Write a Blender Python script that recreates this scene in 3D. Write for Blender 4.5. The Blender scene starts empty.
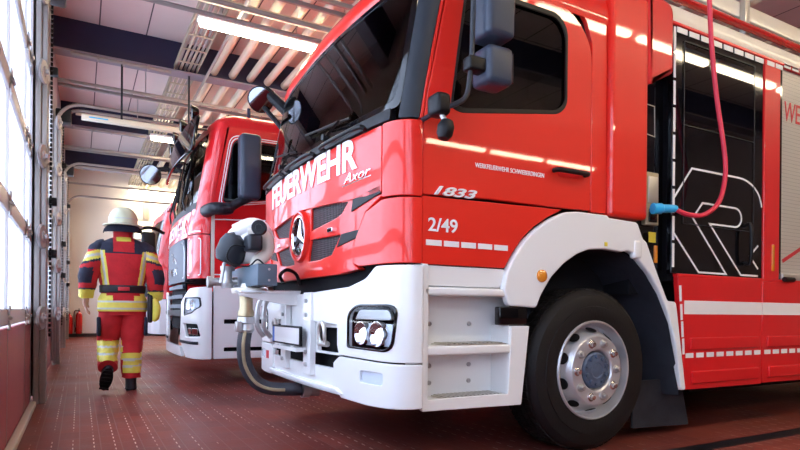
import bpy, bmesh, math, random
from mathutils import Vector, Matrix
random.seed(4)
PI = math.pi
R = math.radians
sc = bpy.context.scene
COL = sc.collection

# ------------------------------------------------------------------ materials
def nodes(name):
    m = bpy.data.materials.new(name); m.use_nodes = True
    nt = m.node_tree
    return m, nt, nt.nodes['Principled BSDF'], nt.nodes['Material Output']

def pm(name, col, rough=.5, metal=0., coat=0., spec=.5, noise=0., nscale=8., bump=0., bscale=60., emis=None, es=0., coat_r=.03):
    m, nt, b, o = nodes(name)
    b.inputs['Base Color'].default_value = (*col, 1)
    b.inputs['Roughness'].default_value = rough
    b.inputs['Metallic'].default_value = metal
    b.inputs['Coat Weight'].default_value = coat
    b.inputs['Coat Roughness'].default_value = coat_r
    b.inputs['Specular IOR Level'].default_value = spec
    tc = nt.nodes.new('ShaderNodeTexCoord')
    if noise:
        n = nt.nodes.new('ShaderNodeTexNoise'); n.inputs['Scale'].default_value = nscale; n.inputs['Detail'].default_value = 5
        nt.links.new(tc.outputs['Object'], n.inputs['Vector'])
        r = nt.nodes.new('ShaderNodeMapRange')
        r.inputs[3].default_value = 1 - noise; r.inputs[4].default_value = 1 + noise
        nt.links.new(n.outputs[0], r.inputs[0])
        mx = nt.nodes.new('ShaderNodeMix'); mx.data_type = 'RGBA'; mx.blend_type = 'MULTIPLY'; mx.inputs[0].default_value = 1
        mx.inputs[6].default_value = (*col, 1)
        nt.links.new(r.outputs[0], mx.inputs[7]); nt.links.new(mx.outputs[2], b.inputs['Base Color'])
    if bump:
        n2 = nt.nodes.new('ShaderNodeTexNoise'); n2.inputs['Scale'].default_value = bscale
        nt.links.new(tc.outputs['Object'], n2.inputs['Vector'])
        bp = nt.nodes.new('ShaderNodeBump'); bp.inputs['Strength'].default_value = bump; bp.inputs['Distance'].default_value = .01
        nt.links.new(n2.outputs[0], bp.inputs['Height']); nt.links.new(bp.outputs[0], b.inputs['Normal'])
    if emis:
        b.inputs['Emission Color'].default_value = (*emis, 1); b.inputs['Emission Strength'].default_value = es
    return m

def glass(name, tint=(.8, .85, .88), base=(.0, .0, .0), refl=1.0, diff=0., rough=.01, ior=1.5):
    """thin pane: fresnel reflection over a tinted transparent sheet, optionally milky"""
    m, nt, b, o = nodes(name); nt.nodes.remove(b)
    t = nt.nodes.new('ShaderNodeBsdfTransparent'); t.inputs[0].default_value = (*tint, 1)
    g = nt.nodes.new('ShaderNodeBsdfGlossy'); g.inputs['Roughness'].default_value = rough
    g.inputs[0].default_value = (refl, refl, refl, 1)
    f = nt.nodes.new('ShaderNodeFresnel'); f.inputs[0].default_value = ior
    a = t.outputs[0]
    if diff:
        d = nt.nodes.new('ShaderNodeBsdfTranslucent'); d.inputs[0].default_value = (*base, 1)
        mm = nt.nodes.new('ShaderNodeMixShader'); mm.inputs[0].default_value = diff
        nt.links.new(t.outputs[0], mm.inputs[1]); nt.links.new(d.outputs[0], mm.inputs[2]); a = mm.outputs[0]
    mx = nt.nodes.new('ShaderNodeMixShader')
    ge = nt.nodes.new('ShaderNodeNewGeometry'); ml = nt.nodes.new('ShaderNodeMapRange')     # same reflectance from both faces of the pane
    ml.inputs[3].default_value = ior; ml.inputs[4].default_value = 1 / ior
    nt.links.new(ge.outputs['Backfacing'], ml.inputs[0]); nt.links.new(ml.outputs[0], f.inputs[0])
    nt.links.new(f.outputs[0], mx.inputs[0]); nt.links.new(a, mx.inputs[1]); nt.links.new(g.outputs[0], mx.inputs[2])
    nt.links.new(mx.outputs[0], o.inputs[0])
    return m

def emit(name, col, s):
    m, nt, b, o = nodes(name); nt.nodes.remove(b)
    e = nt.nodes.new('ShaderNodeEmission'); e.inputs[0].default_value = (*col, 1); e.inputs[1].default_value = s
    nt.links.new(e.outputs[0], o.inputs[0]); return m

M = dict(
    red=pm('fire_red_paint', (.78, .022, .012), .35, coat=.7, spec=.25),
    red2=pm('fire_red_gloss_paint', (.70, .012, .016), .35, coat=.7, spec=.25),
    white=pm('white_paint', (.86, .86, .85), .3, coat=.6),
    offwhite=pm('cream_paint', (.75, .70, .60), .4, coat=.3, noise=.05),
    black=pm('black_plastic', (.006, .006, .008), .42, spec=.25),
    gblack=pm('gloss_black_paint', (.003, .003, .005), .05, spec=.5),
    dark=pm('dark_underbody', (.007, .007, .009), .8, spec=.15, noise=.3),
    grey=pm('dark_grey_plastic', (.018, .022, .03), .42, spec=.35),
    mirrorglass=pm('mirror_glass', (.30, .31, .34), .05, metal=1.),
    mirror_grey=pm('blue_grey_plastic', (.035, .046, .072), .4, spec=.4, noise=.1, nscale=3),
    rubber=pm('tyre_rubber', (.007, .006, .007), .6, spec=.3, noise=.2, nscale=30, bump=.15),
    liner=pm('wheel_arch_liner', (.022, .024, .032), .6, spec=.3, noise=.5, nscale=9, bump=.3, bscale=25),
    alu=pm('brushed_aluminium', (.62, .60, .56), .35, metal=.8, noise=.08),
    rim=pm('wheel_rim_silver', (.60, .60, .62), .32, metal=.55, noise=.08, nscale=14),
    hub=pm('hub_blue_grey', (.10, .14, .22), .5, metal=.3, noise=.3, nscale=40),
    chrome=pm('chrome', (.85, .85, .87), .08, metal=1.),
    steel=pm('galvanised_steel', (.48, .47, .47), .38, metal=.7, noise=.15, nscale=20),
    refl=pm('white_reflective_tape', (.85, .83, .83), .5),
    letter=pm('white_lettering', (.9, .9, .9), .35),
    redletter=pm('red_lettering', (.6, .02, .03), .4),
    amber=pm('amber_lens', (.75, .25, .02), .15, coat=1.),
    redlens=pm('red_lens', (.6, .01, .01), .15, coat=1.),
    blue=pm('blue_plastic', (.03, .42, .75), .35),
    bluelens=pm('blue_lens', (.02, .10, .6), .1, coat=1.),
    yellow=pm('yellow_sticker', (.75, .6, .05), .5),
    brass=pm('brass', (.45, .36, .22), .35, metal=.7, noise=.2, nscale=30),
    hose=pm('black_hose', (.03, .03, .04), .5),
    redhose=pm('red_air_hose', (.72, .03, .07), .4),
    gl_dark=glass('tinted_window_glass', (.20, .22, .25)),
    gl_wind=glass('windscreen_glass', (.25, .27, .29), refl=.7),
    gl_clear=glass('clear_lamp_glass', (.93, .95, .97), ior=1.18),
    interior=pm('cab_interior', (.03, .03, .035), .6),
    seat=pm('seat_fabric', (.05, .05, .06), .9, noise=.2),
    navy=pm('navy_steel_paint', (.008, .010, .050), .5, noise=.2, nscale=2),
    lilac=pm('beam_flange_daylit', (.26, .24, .28), .5),  # beam underside coloured paler for the daylight falling on it
    pipe=pm('cream_pipe', (.70, .63, .47), .45, noise=.06, nscale=3),
    tray=pm('tray_beige', (.42, .38, .28), .5, noise=.1),
    lampsilver=pm('lamp_silver', (.80, .83, .88), .5),
    rail=pm('rail_steel', (.36, .33, .31), .4, metal=.5, noise=.15, nscale=6),
    skin=pm('skin', (.55, .30, .21), .55),
    helmet=pm('pale_green_helmet', (.72, .73, .50), .28, coat=.5),
    cloth_red=pm('red_turnout_fabric', (.58, .018, .024), .85, noise=.25, nscale=12, bump=.5, bscale=30),
    cloth_navy=pm('navy_turnout_fabric', (.02, .022, .045), .85, noise=.2, bump=.4, bscale=40),
    cloth_yel=pm('yellow_reflective_band', (.85, .72, .10), .55, noise=.12, nscale=30),
    cloth_sil=pm('silver_reflective_band', (.62, .62, .55), .4, noise=.1, nscale=30),
    boot=pm('black_boot_leather', (.015, .013, .018), .5),
)

def mesh_grille():
    m, nt, b, o = nodes('grille_mesh')
    tc = nt.nodes.new('ShaderNodeTexCoord'); v = nt.nodes.new('ShaderNodeTexVoronoi')
    v.inputs['Scale'].default_value = 62; v.inputs['Randomness'].default_value = .0
    mp = nt.nodes.new('ShaderNodeMapping'); mp.inputs['Scale'].default_value = (0, .75, 1.2)
    nt.links.new(tc.outputs['Object'], mp.inputs[0]); nt.links.new(mp.outputs[0], v.inputs['Vector'])
    r = nt.nodes.new('ShaderNodeValToRGB'); r.color_ramp.elements[0].color = (.004, .004, .006, 1); r.color_ramp.elements[0].position = .42
    r.color_ramp.elements[1].color = (.05, .05, .055, 1); r.color_ramp.elements[1].position = .5
    nt.links.new(v.outputs['Distance'], r.inputs[0]); nt.links.new(r.outputs[0], b.inputs['Base Color'])
    bp = nt.nodes.new('ShaderNodeBump'); bp.inputs['Distance'].default_value = .01
    nt.links.new(v.outputs['Distance'], bp.inputs['Height']); nt.links.new(bp.outputs[0], b.inputs['Normal'])
    b.inputs['Roughness'].default_value = .35
    return m
M['grille'] = mesh_grille()

def floor_mat():
    m, nt, b, o = nodes('red_quarry_tiles')
    L = nt.links.new; N = nt.nodes.new
    tc = N('ShaderNodeTexCoord')
    mp = N('ShaderNodeMapping'); mp.inputs['Rotation'].default_value = (0, 0, PI / 2)
    L(tc.outputs['Object'], mp.inputs[0])
    br = N('ShaderNodeTexBrick'); br.inputs['Scale'].default_value = 1; br.inputs['Brick Width'].default_value = .24
    br.inputs['Row Height'].default_value = .118; br.inputs['Mortar Size'].default_value = .0035; br.inputs['Mortar Smooth'].default_value = .2
    br.inputs['Color1'].default_value = (.235, .046, .030, 1); br.inputs['Color2'].default_value = (.18, .034, .026, 1)
    br.inputs['Mortar'].default_value = (.24, .10, .08, 1); br.offset = .0
    L(mp.outputs[0], br.inputs['Vector'])
    n = N('ShaderNodeTexNoise'); n.inputs['Scale'].default_value = 1.6; n.inputs['Detail'].default_value = 8
    L(tc.outputs['Object'], n.inputs['Vector'])
    r = N('ShaderNodeMapRange'); r.inputs[1].default_value = .3; r.inputs[2].default_value = .7; r.inputs[3].default_value = .72; r.inputs[4].default_value = 1.15
    L(n.outputs[0], r.inputs[0])
    mx = N('ShaderNodeMix'); mx.data_type = 'RGBA'; mx.blend_type = 'MULTIPLY'; mx.inputs[0].default_value = 1
    L(br.outputs[0], mx.inputs[6]); L(r.outputs[0], mx.inputs[7])
    # light glints painted along the joints as short pale dashes
    sx = N('ShaderNodeSeparateXYZ'); L(tc.outputs['Object'], sx.inputs[0])
    def mth(op, a, c=None):
        q = N('ShaderNodeMath'); q.operation = op
        L(a, q.inputs[0]) if not isinstance(a, float) else None
        if c is not None:
            if isinstance(c, float): q.inputs[1].default_value = c
            else: L(c, q.inputs[1])
        return q.outputs[0]
    fx = mth('LESS_THAN', mth('FRACT', mth('DIVIDE', mth('ADD', sx.outputs[0], .35 * .118), .118)), .055)
    fy = mth('LESS_THAN', mth('FRACT', mth('DIVIDE', sx.outputs[1], .118)), .45)
    n3 = N('ShaderNodeTexNoise'); n3.inputs['Scale'].default_value = 2.2; L(tc.outputs['Object'], n3.inputs['Vector'])
    rr = N('ShaderNodeMapRange'); rr.inputs[1].default_value = .42; rr.inputs[2].default_value = .6; L(n3.outputs[0], rr.inputs[0])
    msk = mth('MULTIPLY', mth('MULTIPLY', fx, fy), rr.outputs[0])
    m3 = N('ShaderNodeMix'); m3.data_type = 'RGBA'; L(msk, m3.inputs[0]); L(mx.outputs[2], m3.inputs[6]); m3.inputs[7].default_value = (.75, .62, .5, 1)
    L(m3.outputs[2], b.inputs['Base Color'])
    # small pyramidal studs pick up the light
    v = N('ShaderNodeTexNoise'); v.inputs['Scale'].default_value = 55
    L(tc.outputs['Object'], v.inputs['Vector'])
    r2 = N('ShaderNodeMapRange'); r2.inputs[3].default_value = .25; r2.inputs[4].default_value = .6; b.inputs['Specular IOR Level'].default_value = .3
    L(n.outputs[0], r2.inputs[0]); L(r2.outputs[0], b.inputs['Roughness'])
    ad = N('ShaderNodeMath'); ad.operation = 'MULTIPLY_ADD'; ad.inputs[1].default_value = -1.; 
    L(br.outputs[1], ad.inputs[0]); L(v.outputs[0], ad.inputs[2])
    bp = N('ShaderNodeBump'); bp.inputs['Strength'].default_value = .35; bp.inputs['Distance'].default_value = .003
    L(ad.outputs[0], bp.inputs['Height']); L(bp.outputs[0], b.inputs['Normal'])
    return m
M['floor'] = floor_mat()

def ceil_mat():
    m, nt, b, o = nodes('ceiling_panels')
    L = nt.links.new; N = nt.nodes.new
    tc = N('ShaderNodeTexCoord')
    mp = N('ShaderNodeMapping'); mp.inputs['Location'].default_value = (0, -.01, 0); mp.inputs['Rotation'].default_value = (0, 0, PI / 2)
    L(tc.outputs['Object'], mp.inputs[0])
    br = N('ShaderNodeTexBrick'); br.inputs['Scale'].default_value = 1; br.inputs['Brick Width'].default_value = 4.
    br.inputs['Row Height'].default_value = .66; br.inputs['Mortar Size'].default_value = .010
    br.inputs['Color1'].default_value = (.70, .60, .57, 1); br.inputs['Color2'].default_value = (.66, .56, .54, 1)
    br.inputs['Mortar'].default_value = (.08, .06, .07, 1); br.offset = 0
    L(mp.outputs[0], br.inputs['Vector'])
    n = N('ShaderNodeTexNoise'); n.inputs['Scale'].default_value = .8; n.inputs['Detail'].default_value = 5
    L(tc.outputs['Object'], n.inputs['Vector'])
    r = N('ShaderNodeMapRange'); r.inputs[3].default_value = .8; r.inputs[4].default_value = 1.15
    L(n.outputs[0], r.inputs[0])
    mx = N('ShaderNodeMix'); mx.data_type = 'RGBA'; mx.blend_type = 'MULTIPLY'; mx.inputs[0].default_value = 1
    L(br.outputs[0], mx.inputs[6]); L(r.outputs[0], mx.inputs[7]); L(mx.outputs[2], b.inputs['Base Color'])
    b.inputs['Roughness'].default_value = .6
    return m
M['ceil'] = ceil_mat()
M['wall'] = pm('cream_wall_plaster', (.90, .86, .80), .8, noise=.04, nscale=1.5)
M['wallside'] = pm('grey_wall_steel', (.42, .40, .44), .6, noise=.1)
M['ground'] = pm('outdoor_concrete', (.6, .6, .6), .9, noise=.1)
M['doorred'] = pm('dark_red_door_panel', (.30, .025, .045), .38, noise=.12, nscale=4)
M['doorframe'] = pm('door_frame_aluminium', (.50, .47, .48), .4, metal=.4, noise=.1)
M['pane'] = glass('door_pane', (.86, .90, .97), base=(.88, .92, 1.), diff=.6, ior=1.08)
M['tube'] = emit('fluorescent_tube', (1., .82, .56), 40.)
M['lampon'] = emit('headlamp_bulb', (.85, .92, 1.), 6.)
M['skirt'] = pm('dark_skirting', (.03, .025, .03), .5)
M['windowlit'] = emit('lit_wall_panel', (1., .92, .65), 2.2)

def shutter_mat():
    m, nt, b, o = nodes('roller_shutter'); L = nt.links.new; N = nt.nodes.new
    tc = N('ShaderNodeTexCoord'); w = N('ShaderNodeTexWave'); w.bands_direction = 'Z'; w.wave_profile = 'SAW'
    w.inputs['Scale'].default_value = 1 / .03 / 6.283 * 2 * .5 * 2
    L(tc.outputs['Object'], w.inputs[0])
    bp = N('ShaderNodeBump'); bp.inputs['Strength'].default_value = .6; bp.inputs['Distance'].default_value = .006
    L(w.outputs[1], bp.inputs['Height']); L(bp.outputs[0], b.inputs['Normal'])
    r = N('ShaderNodeValToRGB'); r.color_ramp.elements[0].color = (.25, .24, .22, 1); r.color_ramp.elements[1].position = .12
    r.color_ramp.elements[1].color = (.66, .64, .58, 1)
    L(w.outputs[1], r.inputs[0]); L(r.outputs[0], b.inputs['Base Color'])
    b.inputs['Metallic'].default_value = .35; b.inputs['Roughness'].default_value = .38
    return m
M['shutter'] = shutter_mat()

# ------------------------------------------------------------------ mesh helpers
ROOT = {}; SHEET = {}
def root_loc(p):
    while p.parent: p = p.parent
    return Vector(p.location)

def O(name, bm, mat, parent=None, angle=32, label=None):
    """link one mesh object; vertices are given in world metres"""
    bmesh.ops.recalc_face_normals(bm, faces=bm.faces[:])
    me = bpy.data.meshes.new(name); bm.to_mesh(me); bm.free()
    mats = mat if isinstance(mat, (list, tuple)) else [mat]
    for m in mats: me.materials.append(M[m] if isinstance(m, str) else m)
    me.shade_smooth(); me.set_sharp_from_angle(angle=R(9 if SHEET.pop('on', 0) and angle == 32 else angle))
    o = bpy.data.objects.new(name, me); COL.objects.link(o)
    if parent:
        me.transform(Matrix.Translation(-root_loc(parent))); o.parent = parent
    else:
        vs = [v.co for v in me.vertices]
        c = Vector(((min(v.x for v in vs) + max(v.x for v in vs)) / 2, (min(v.y for v in vs) + max(v.y for v in vs)) / 2, min(v.z for v in vs)))
        me.transform(Matrix.Translation(-c)); o.location = c
    if label: o['label'] = label
    return o

def T(o, label, cat, group=None):
    o['label'] = label; o['category'] = cat
    if group: o['group'] = group
    return o
def E(name, loc, label, cat, group=None):
    o = bpy.data.objects.new(name, None); o.empty_display_size = .2; COL.objects.link(o); o.location = loc
    return T(o, label, cat, group)
def S(name, bm, mat, parent=None, **k):
    o = O(name, bm, mat, parent, **k)
    if not parent: o['kind'] = 'structure'
    return o
def copy_tree(o, parent=None):
    c = o.copy(); COL.objects.link(c)
    if parent: c.parent = parent
    for ch in [x for x in bpy.data.objects if x.parent == o]: copy_tree(ch, c)
    return c

def bmn(): return bmesh.new()
def box(bm, x0, x1, y0, y1, z0, z1, bev=0, mi=0):
    r = bmesh.ops.create_cube(bm, size=1)
    vs = r['verts']
    for v in vs:
        v.co = Vector(((x0 + x1) / 2 + v.co.x * (x1 - x0), (y0 + y1) / 2 + v.co.y * (y1 - y0), (z0 + z1) / 2 + v.co.z * (z1 - z0)))
    if bev:
        es = list({e for v in vs for e in v.link_edges})
        rr = bmesh.ops.bevel(bm, geom=es, offset=bev, segments=3, affect='EDGES', profile=.5)
        if mi:
            for f in rr['faces']: f.material_index = mi
    for f in {f for v in vs if v.is_valid for f in v.link_faces}: f.material_index = mi
    return bm
def B(*a, **k): return box(bmn(), *a, **k)

def lathe(bm, prof, c, axis=(0, -1, 0), n=40, mi=0):
    """prof: (radius, height along axis)"""
    ax = Vector(axis).normalized(); u = ax.orthogonal().normalized(); w = ax.cross(u); c = Vector(c)
    rings = []
    for r, h in prof:
        if r < 1e-5: rings.append([bm.verts.new(c + ax * h)])
        else: rings.append([bm.verts.new(c + ax * h + (u * math.cos(2 * PI * k / n) + w * math.sin(2 * PI * k / n)) * r) for k in range(n)])
    for a, b in zip(rings, rings[1:]):
        for k in range(n):
            q = [a[k % len(a)], a[(k + 1) % len(a)], b[(k + 1) % len(b)], b[k % len(b)]]
            q = [v for i, v in enumerate(q) if v not in q[:i]]
            if len(q) > 2:
                f = bm.faces.new(q); f.material_index = mi
    return bm

def tube(bm, pts, r, n=10, caps=True, mi=0):
    pts = [Vector(p) for p in pts]; rs = r if isinstance(r, (list, tuple)) else [r] * len(pts)
    t0 = (pts[1] - pts[0]).normalized(); u = t0.orthogonal().normalized(); prev = t0; rings = []
    for i, p in enumerate(pts):
        a = (pts[min(i + 1, len(pts) - 1)] - pts[max(i - 1, 0)]).normalized()
        q = prev.rotation_difference(a); u = (q @ u); u = (u - a * u.dot(a)).normalized(); prev = a
        w = a.cross(u)
        rings.append([bm.verts.new(p + (u * math.cos(2 * PI * k / n) + w * math.sin(2 * PI * k / n)) * rs[i]) for k in range(n)])
    for a, b in zip(rings, rings[1:]):
        for k in range(n):
            f = bm.faces.new([a[k], a[(k + 1) % n], b[(k + 1) % n], b[k]]); f.material_index = mi
    if caps:
        for rg in (rings[0], rings[-1]):
            f = bm.faces.new(rg); f.material_index = mi
    return bm
def smooth_path(pts, k=6):
    P = [Vector(p) for p in pts]; out = []
    Q = [P[0] * 2 - P[1]] + P + [P[-1] * 2 - P[-2]]
    for i in range(1, len(Q) - 2):
        for j in range(k):
            t = j / k; a, b, c, d = Q[i - 1], Q[i], Q[i + 1], Q[i + 2]
            out.append(.5 * ((2 * b) + (c - a) * t + (2 * a - 5 * b + 4 * c - d) * t * t + (3 * b - a - 3 * c + d) * t ** 3))
    out.append(P[-1]); return out

def rc(pts, r=.03, n=5):
    """round the corners of a 2d polygon; a point may carry its own radius as third value"""
    out = []; N = len(pts)
    for i in range(N):
        p = Vector(pts[i][:2]); a = Vector(pts[i - 1][:2]); b = Vector(pts[(i + 1) % N][:2])
        rr = pts[i][2] if len(pts[i]) > 2 else r
        da, db = (a - p), (b - p); rr = min(rr, da.length * .48, db.length * .48)
        if rr < 1e-4: out.append((p.x, p.y)); continue
        s, e = p + da.normalized() * rr, p + db.normalized() * rr
        for k in range(n + 1):
            t = k / n; q = s * (1 - t) ** 2 + p * 2 * t * (1 - t) + e * t * t
            out.append((q.x, q.y))
    return out
def circ(x, y, rx, ry=None, n=32):
    ry = ry or rx
    return [(x + rx * math.cos(2 * PI * k / n), y + ry * math.sin(2 * PI * k / n)) for k in range(n)]

def curve_mesh(cu):
    ob = bpy.data.objects.new('tmp', cu); COL.objects.link(ob)
    bpy.context.view_layer.update()
    dg = bpy.context.evaluated_depsgraph_get()
    me = bpy.data.meshes.new_from_object(ob.evaluated_get(dg)); bpy.data.objects.remove(ob)
    bm = bmn(); bm.from_mesh(me); bpy.data.meshes.remove(me)
    bmesh.ops.remove_doubles(bm, verts=bm.verts, dist=1e-5)
    return bm
def sheet(outer, holes, mapf, th=.02, bev=.003, off=0, cu=(), cv=()):
    """flat outline with holes -> plate of thickness th, its outer face at off, bent through mapf(u,v,w)"""
    c = bpy.data.curves.new('c', 'CURVE'); c.dimensions = '2D'; c.fill_mode = 'BOTH'
    bev = min(bev, th / 2 * .98)
    c.extrude = max(th / 2 - bev, 0); c.bevel_depth = bev; c.bevel_resolution = 2; c.offset = -bev
    for lp in [outer] + list(holes):
        s = c.splines.new('POLY'); s.points.add(len(lp) - 1); s.use_cyclic_u = True
        for p, q in zip(s.points, lp): p.co = (q[0], q[1], 0, 1)
    bm = curve_mesh(c); bpy.data.curves.remove(c)
    for x in cu: bmesh.ops.bisect_plane(bm, geom=bm.verts[:] + bm.edges[:] + bm.faces[:], plane_co=(x, 0, 0), plane_no=(1, 0, 0), dist=1e-5)
    for y in cv: bmesh.ops.bisect_plane(bm, geom=bm.verts[:] + bm.edges[:] + bm.faces[:], plane_co=(0, y, 0), plane_no=(0, 1, 0), dist=1e-5)
    for v in bm.verts: v.co = Vector(mapf(v.co.x, v.co.y, v.co.z - th / 2 + off))
    SHEET['on'] = 1
    return bm
def text(s, mapf, x, z, h, off=.004, th=.004, shear=0, sx=1, width=None, flip=False, cu=(), bold=0., italic=False):
    """lettering of cap height h with its lower left corner at (x, z)"""
    c = bpy.data.curves.new('t', 'FONT'); c.body = s; c.extrude = th / 2 / (h / .7); c.shear = shear; c.offset = bold
    bm = curve_mesh(c); bpy.data.curves.remove(c)
    xs = [v.co.x for v in bm.verts]; x0, x1 = min(xs), max(xs); k = h / .7
    kx = (width / (x1 - x0)) if width else k * sx
    for v in bm.verts:
        v.co.x = (v.co.x - x0) * kx; v.co.y *= k; v.co.z *= k
    if flip:
        for v in bm.verts: v.co.x = -v.co.x
    for v in bm.verts: v.co.x += x; v.co.y += z
    for q in cu: bmesh.ops.bisect_plane(bm, geom=bm.verts[:] + bm.edges[:] + bm.faces[:], plane_co=(q, 0, 0), plane_no=(1, 0, 0), dist=1e-5)
    for v in bm.verts: v.co = Vector(mapf(v.co.x, v.co.y, v.co.z + off))
    return bm
def ribbon(bm, pts, wd, mapf, off=.004, th=.003, closed=False, mi=0):
    P = [Vector(p[:2]) for p in pts]; n = len(P); L, Rr = [], []
    for i in range(n):
        a = P[i - 1] if (i > 0 or closed) else None; b = P[(i + 1) % n] if (i < n - 1 or closed) else None
        d1 = (P[i] - a).normalized() if a is not None else None; d2 = (b - P[i]).normalized() if b is not None else None
        if d1 is None: d1 = d2
        if d2 is None: d2 = d1
        n1 = Vector((-d1.y, d1.x)); n2 = Vector((-d2.y, d2.x)); m = (n1 + n2).normalized(); k = wd / 2 / max(m.dot(n1), .4)
        L.append(P[i] + m * k); Rr.append(P[i] - m * k)
    def vv(p, w): return bm.verts.new(mapf(p.x, p.y, w))
    top = [(vv(a, off), vv(b, off)) for a, b in zip(L, Rr)]; bot = [(vv(a, off - th), vv(b, off - th)) for a, b in zip(L, Rr)]
    for i in range(n if closed else n - 1):
        j = (i + 1) % n
        for q in ([top[i][0], top[i][1], top[j][1], top[j][0]], [bot[i][0], bot[j][0], bot[j][1], bot[i][1]],
                  [top[i][0], top[j][0], bot[j][0], bot[i][0]], [top[i][1], bot[i][1], bot[j][1], top[j][1]]):
            f = bm.faces.new(q); f.material_index = mi
    if not closed:
        for t, b in ((top[0], bot[0]), (top[-1], bot[-1])): bm.faces.new([t[0], b[0], b[1], t[1]])
    return bm
def rng(a, b, s):
    n = max(1, int(round((b - a) / s))); return [a + (b - a) * k / n for k in range(1, n)]
def side(Y, sgn=-1):
    return lambda u, v, w: (u, Y + sgn * w, v)
def rect(x0, x1, y0, y1, r=.0): return rc([(x0, y0), (x1, y0), (x1, y1), (x0, y1)], r) if r else [(x0, y0), (x1, y0), (x1, y1), (x0, y1)]

def contour(X0, yc, k=.06, flat=1.09, half=1.25, xs=1.56):
    """plan outline of a cab front: u<0 runs to the camera side; returns f(u)->(x,y,nx,ny), total half length"""
    Pt = []
    n = 60
    for i in range(n + 1):
        s = flat * i / n; Pt.append((X0 + k * s * s, s))
    xa = X0 + k * flat * flat; sl = 2 * k * flat
    cx = xa + sl * (half - flat)
    for i in range(1, 25):
        t = i / 24
        Pt.append(((1 - t) ** 2 * xa + 2 * t * (1 - t) * cx + t * t * xs, (1 - t) ** 2 * flat + 2 * t * (1 - t) * half + t * t * half))
    D = [0]
    for a, b in zip(Pt, Pt[1:]): D.append(D[-1] + math.hypot(b[0] - a[0], b[1] - a[1]))
    U = D[-1]
    def f(u):
        a = min(abs(u), U); i = 0
        lo, hi = 0, len(D) - 1
        while hi - lo > 1:
            m = (lo + hi) // 2
            if D[m] <= a: lo = m
            else: hi = m
        t = (a - D[lo]) / max(D[hi] - D[lo], 1e-9)
        p, q = Pt[lo], Pt[hi]; ext = abs(u) - a
        x = p[0] + (q[0] - p[0]) * t + ext; y = p[1] + (q[1] - p[1]) * t
        dx, dy = q[0] - p[0], q[1] - p[1]; l = math.hypot(dx, dy); nx, ny = -dy / l, dx / l
        s = 1 if u >= 0 else -1
        return x, yc + s * y, nx, s * ny
    return f, U
def front(f, z0=1.9, lean=.2):
    def g(u, v, w):
        x, y, nx, ny = f(u); return (x + nx * w + lean * max(0, v - z0), y + ny * w, v)
    return g

# ------------------------------------------------------------------ camera
cd = bpy.data.cameras.new('camera'); cam = bpy.data.objects.new('camera', cd); COL.objects.link(cam)
cam.location = (0, 0, .87)
cam.rotation_mode = 'XYZ'
cam.matrix_world = Matrix.Translation((0, 0, .87)) @ Matrix.Rotation(R(-28.9), 4, 'Z') @ Matrix.Rotation(R(90), 4, 'X') @ Matrix.Rotation(R(.5), 4, 'Z')
cd.sensor_width = 36; cd.lens = 36 * 580 / 800; cd.shift_y = 86 / 800; cd.clip_start = .05
sc.camera = cam

# ------------------------------------------------------------------ hall
XW = -.38
HX0, HX1, HY0, HY1, HZ = XW, 13., -8., 20.2, 5.2
S('floor', B(HX0 - .1, HX1, HY0, HY1, -.12, 0), 'floor')
S('ground', B(-14, HX0 - .1, HY0 - 5, HY1 + 5, -.12, -.01), 'ground')
S('ceiling', B(HX0 - .3, HX1, HY0, HY1, HZ, HZ + .15), 'ceil')
S('wall_back', B(HX0 - .3, HX1, HY1, HY1 + .25, 0, HZ), 'wall')
S('wall_front', B(HX0 - .3, HX1, HY0 - .25, HY0, 0, HZ), pm('brown_brick_wall', (.10, .07, .06), .8, noise=.2))
S('wall_right', B(HX1, HX1 + .25, HY0, HY1, 0, HZ), pm('brown_side_wall', (.22, .17, .15), .8, noise=.2))
doors = [(1.2, 6.15), (6.5, 10.35), (10.7, 14.55), (14.9, 18.75), (-3.3, .85), (-7.8, -3.65)]
bm = bmn(); DZ = 4.0
box(bm, XW - .3, XW - .02, HY0, HY1, DZ + .02, HZ)
ys = sorted(doors); edges = [HY0] + [q for d in ys for q in d] + [HY1]
for a, b in zip(edges[::2], edges[1::2]): box(bm, XW - .3, XW - .02, a, b, 0, DZ + .02)
S('wall_left', bm, 'wallside')
bm = B(XW, HX1, HY1 - .02, HY1, 0, .1); S('baseboard_back', bm, 'skirt')
# kerb rail at the foot of the doors
S('trim_1', B(XW + .0, XW + .05, HY0 + .1, 6.0, 0, .05, bev=.01), pm('door_sill', (.55, .50, .42), .5))

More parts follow.
